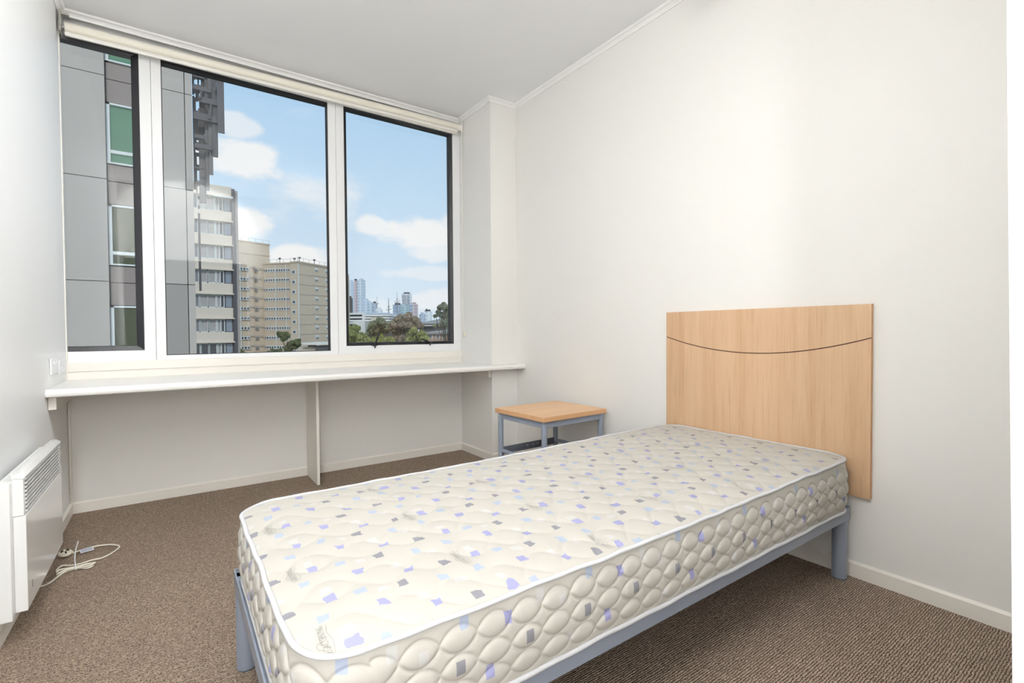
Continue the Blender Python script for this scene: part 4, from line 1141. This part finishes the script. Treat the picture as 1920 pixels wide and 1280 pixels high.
# ---- houses beyond the trees
def gable(mb, a, b, depth, ze, zr, over=.5):
    """hipped roof over the wall from a to b"""
    d = (b - a) / np.hypot(*(b - a)); fw = np.array([-d[1], d[0]])
    if fw @ a < 0: fw = -fw
    p = [a - d * over - fw * over, b + d * over - fw * over, b + d * over + fw * (depth + over), a - d * over + fw * (depth + over)]
    r0 = (p[0] + p[3]) / 2 + d * depth * .42; r1 = (p[1] + p[2]) / 2 - d * depth * .42
    vv = [(*q, ze) for q in p] + [(*r0, zr), (*r1, zr)] + [(*q, ze - .22) for q in p]
    return mb.add(vv, [(0, 1, 5, 4), (1, 2, 5), (2, 3, 4, 5), (3, 0, 4), (9, 8, 7, 6), (0, 6, 7, 1), (1, 7, 8, 2), (2, 8, 9, 3), (3, 9, 6, 0)])
h1 = thing('brick_house', tloc(825, 70), 'red brick house with low grey hipped roof at the right pane corner', 'house')
a = at_d(802, 626, 70)[:2]; b = at_d(868, 626, 70)[:2]
ze = float(at_d(820, 625.5, 70)[2]); zr = float(at_d(820, 616.5, 73)[2])
d_ = (b - a) / np.hypot(*(b - a)); f_ = np.array([-d_[1], d_[0]]); f_ = f_ if f_ @ a > 0 else -f_
MB().prism([tuple(a), tuple(b), tuple(b + f_ * 8), tuple(a + f_ * 8)], GZ, ze).build('wall', 'brick_red', h1)
gable(MB(), a, b, 8, ze + .2, zr).build('roof', 'roof_grey', h1)
for px in (807, 821, 833, 847):
    p = at_d(px, 630, 69.9)[:2]; wz0, wz1 = float(at_d(px, 634.5, 69.9)[2]), float(at_d(px, 626.5, 69.9)[2])
    f = MB().prism([tuple(p - d_ * .3), tuple(p + d_ * .3), tuple(p + d_ * .3 + f_ * .3), tuple(p - d_ * .3 + f_ * .3)], wz0, wz1).build('window', 'fascia_white', h1)
    MB().prism([tuple(p - d_ * .2 - f_ * .05), tuple(p + d_ * .2 - f_ * .05), tuple(p + d_ * .2 + f_ * .1), tuple(p - d_ * .2 + f_ * .1)], wz0 + .08, wz1 - .08).build('pane', 'glass_grey', f)
h2 = thing('long_house', tloc(812, 108), 'long dark-roofed house behind the red brick house', 'house')
a = at_d(791, 612, 108)[:2]; b = at_d(850, 612, 108)[:2]
d_ = (b - a) / np.hypot(*(b - a)); f_ = np.array([-d_[1], d_[0]]); f_ = f_ if f_ @ a > 0 else -f_
ze = float(at_d(812, 607.5, 108)[2]); zr = float(at_d(812, 597, 112)[2])
MB().prism([tuple(a), tuple(b), tuple(b + f_ * 10), tuple(a + f_ * 10)], GZ, ze).build('wall', 'carpark_dark', h2)
gable(MB(), a, b, 10, ze + .2, zr, .8).build('roof', 'roof_grey', h2)
p0_, p1_ = at_d(789, 610, 107)[:2], at_d(812, 610, 107)[:2]
MB().prism([tuple(p0_), tuple(p1_), tuple(p1_ + f_ * 1), tuple(p0_ + f_ * 1)], float(at_d(800, 611, 107)[2]), float(at_d(800, 609.2, 107)[2])).build('fascia', 'fascia_white', h2)

# ---- parking building at the left of the right pane
def c6(x, y): return 640 + x / 8, 500 + y / 8
cp = thing('parking_building', tloc(690, 210), 'wide white parking building with dark open floors below the skyline', 'building')
def slab(name, x0, x1, y0_, y1_, Z, depth, mt_, par):
    pa, pt = c6(x0, y0_); pb, pbm = c6(x1, y1_)
    a, b = at_d(pa, pt, Z), at_d(pb, pt, Z); zb_ = float(at_d((pa + pb) / 2, pbm, Z)[2])
    fw = Fv[:2] / np.hypot(*Fv[:2]) * depth
    return MB().prism([tuple(a[:2]), tuple(b[:2]), tuple(b[:2] + fw), tuple(a[:2] + fw)], zb_, float((a[2] + b[2]) / 2)).build(name, mt_, par)
slab('core', 90, 330, 700, 1100, 212, 25, 'carpark_dark', cp)
slab('wing', 310, 720, 735, 1100, 211, 25, 'carpark_dark', cp)
for y in (690, 745, 795, 830): slab('floor_edge', 85, 318, y, y + 27, 210, 25, 'carpark_white', cp)
slab('stair_tower', 312, 345, 690, 1000, 209, 6, 'carpark_white', cp)
for y in (715, 752, 790, 826): slab('floor_edge', 345, 725, y, y + 26, 209.5, 25, 'carpark_white', cp)
slab('annexe', 440, 560, 752, 1000, 206, 8, 'spandrel', cp)
slab('annexe', 180, 350, 812, 1000, 204, 8, 'carpark_white', cp)
slab('roof_cover', 380, 690, 690, 712, 212, 22, 'tower_slate', cp)

# ---- city skyline
def skytower(name, label, x0, x1, y0_, Z, mt_, cap=None):
    p = c6((x0 + x1) / 2, 900); q = at_d(p[0], p[1], Z)
    t_ = thing(name, (float(q[0]), float(q[1]), GZ), label, 'skyscraper')
    pa, pt = c6(x0, y0_); pb, _ = c6(x1, y0_)
    a, b = at_d(pa, pt, Z), at_d(pb, pt, Z); fw = Fv[:2] / np.hypot(*Fv[:2]) * (np.hypot(*(b - a)[:2]) * .45)
    zt_ = float((a[2] + b[2]) / 2); sd_ = (b - a)[:2]
    MB().prism([tuple(a[:2]), tuple(b[:2]), tuple(b[:2] + fw), tuple(a[:2] + fw)], GZ, zt_).build('shaft', mt_, t_)
    cm = cap or mt_; s1, s2 = a[:2] + sd_ * .2 + fw * .2, a[:2] + sd_ * .8 + fw * .2
    MB().prism([tuple(s1), tuple(s2), tuple(s2 + fw * .5), tuple(s1 + fw * .5)], zt_, zt_ + 5).build('plant_room', cm, t_)
    return t_, a, b, fw, zt_
skytower('office_tower', 'pale blue tower at the far left of the skyline', 100, 188, 222, 1500, 'tower_pale')
skytower('office_tower', 'narrow pinkish tower between two blue ones, tallest group', 184, 240, 206, 1480, 'tower_pink', 'dark_metal')
t_, a, b, fw, zt_ = skytower('office_tower', 'tallest blue glass tower with vertical stripes on the skyline', 240, 346, 200, 1470, 'tower_blue')
for k in range(5):
    u_ = .08 + .19 * k; p = a[:2] + (b - a)[:2] * u_ - fw * .02; w_ = (b - a)[:2] * .05
    MB().prism([tuple(p), tuple(p + w_), tuple(p + w_ + fw * .1), tuple(p + fw * .1)], GZ, zt_).build('fin', 'tower_white', t_)
skytower('office_tower', 'low dark olive block in front of the far left tower', 96, 160, 470, 1200, 'carpark_dark')
skytower('office_tower', 'mid-height pale tower right beside the tallest blue one', 322, 416, 502, 1450, 'tower_pale')
skytower('office_tower', 'lower blue tower with flat top, second right of the tallest', 395, 470, 548, 1440, 'tower_blue')
skytower('office_tower', 'blue tower with dark cap at the right end of the left cluster', 462, 528, 545, 1430, 'tower_slate', 'dark_metal')
skytower('office_tower', 'short wide white block at the foot of the left cluster', 512, 606, 636, 1300, 'tower_white')
skytower('office_tower', 'slate blue tower under construction topped by a crane', 772, 908, 568, 1500, 'tower_slate', 'dark_metal')
t_, a, b, fw, zt_ = skytower('office_tower', 'white tower with dark diagonal bracing lines', 906, 1046, 404, 1600, 'tower_white', 'dark_metal')
for k in range(7):
    u_ = .04 + .12 * k; p = a + (b - a) * u_; q = a + (b - a) * min(u_ + .42, .98)
    MB().bar((p[0], p[1], zt_ - 4), (q[0], q[1], zt_ - 120), 1.3, 1.8, tuple(Fv)).build('brace', 'diagonal_dark', t_)
skytower('office_tower', 'greenish block in front of the diagonally braced tower', 892, 1006, 584, 1450, 'tower_teal')
t_, a, b, fw, zt_ = skytower('office_tower', 'pink and blue tower at the right end of the central cluster', 1018, 1138, 558, 1400, 'tower_pink')
p = a[:2] - fw * .02; w_ = (b - a)[:2] * .42
MB().prism([tuple(p), tuple(p + w_), tuple(p + w_ + fw * .1), tuple(p + fw * .1)], GZ, zt_).build('side_face', 'tower_slate', t_)
skytower('office_tower', 'low grey block left of the pointed white building', 1168, 1252, 712, 1300, 'tower_slate')
t_, a, b, fw, zt_ = skytower('office_tower', 'white building with a dark pointed roof near the gum tree', 1250, 1352, 668, 1350, 'tower_white', 'dark_metal')
c_ = a[:2] + (b - a)[:2] * .25 + fw * .3; w_ = (b - a)[:2] * .3
MB().add([(*(c_ - w_), zt_), (*(c_ + w_), zt_), (*(c_ + w_ + fw * .5), zt_), (*(c_ - w_ + fw * .5), zt_), (*c_, zt_ + 9), (*c_, zt_ + 9.5)], [(0, 1, 4), (1, 2, 4), (2, 3, 4), (3, 0, 4)]).build('pointed_roof', 'dark_metal', t_)
def mast(name, label, cat, x, y0_, y1_, Z, w0, arms):
    p = c6(x, y1_); q = at_d(p[0], p[1], Z); zt_ = float(at_d(*c6(x, y0_), Z)[2]); zb_ = float(q[2])
    t_ = thing(name, (float(q[0]), float(q[1]), GZ), label, cat)
    MB().tube([(q[0], q[1], GZ), (q[0], q[1], zb_), (q[0], q[1], zt_)], [w0, w0, w0 * .4], 6).build('mast', 'hazy_steel', t_)
    for ya, l_ in arms:
        z = float(at_d(*c6(x, ya), Z)[2]); d = Rr
        MB().bar((q[0] - d[0] * l_, q[1] - d[1] * l_, z), (q[0] + d[0] * l_, q[1] + d[1] * l_, z + l_ * .35), 1.4, 1.4).build('arm', 'hazy_steel', t_)
mast('spire', 'slim church spire between the left and central clusters', 'spire', 711, 470, 700, 1200, 1.5, ((648, 6), (600, 3)))
mast('crane', 'tower crane above the slate blue tower', 'crane', 838, 380, 570, 1490, 1.0, ((525, 9), (490, 4), (545, 7)))
mast('crane', 'thin crane mast right of the left cluster', 'crane', 538, 450, 640, 1400, .9, ((560, 5),))
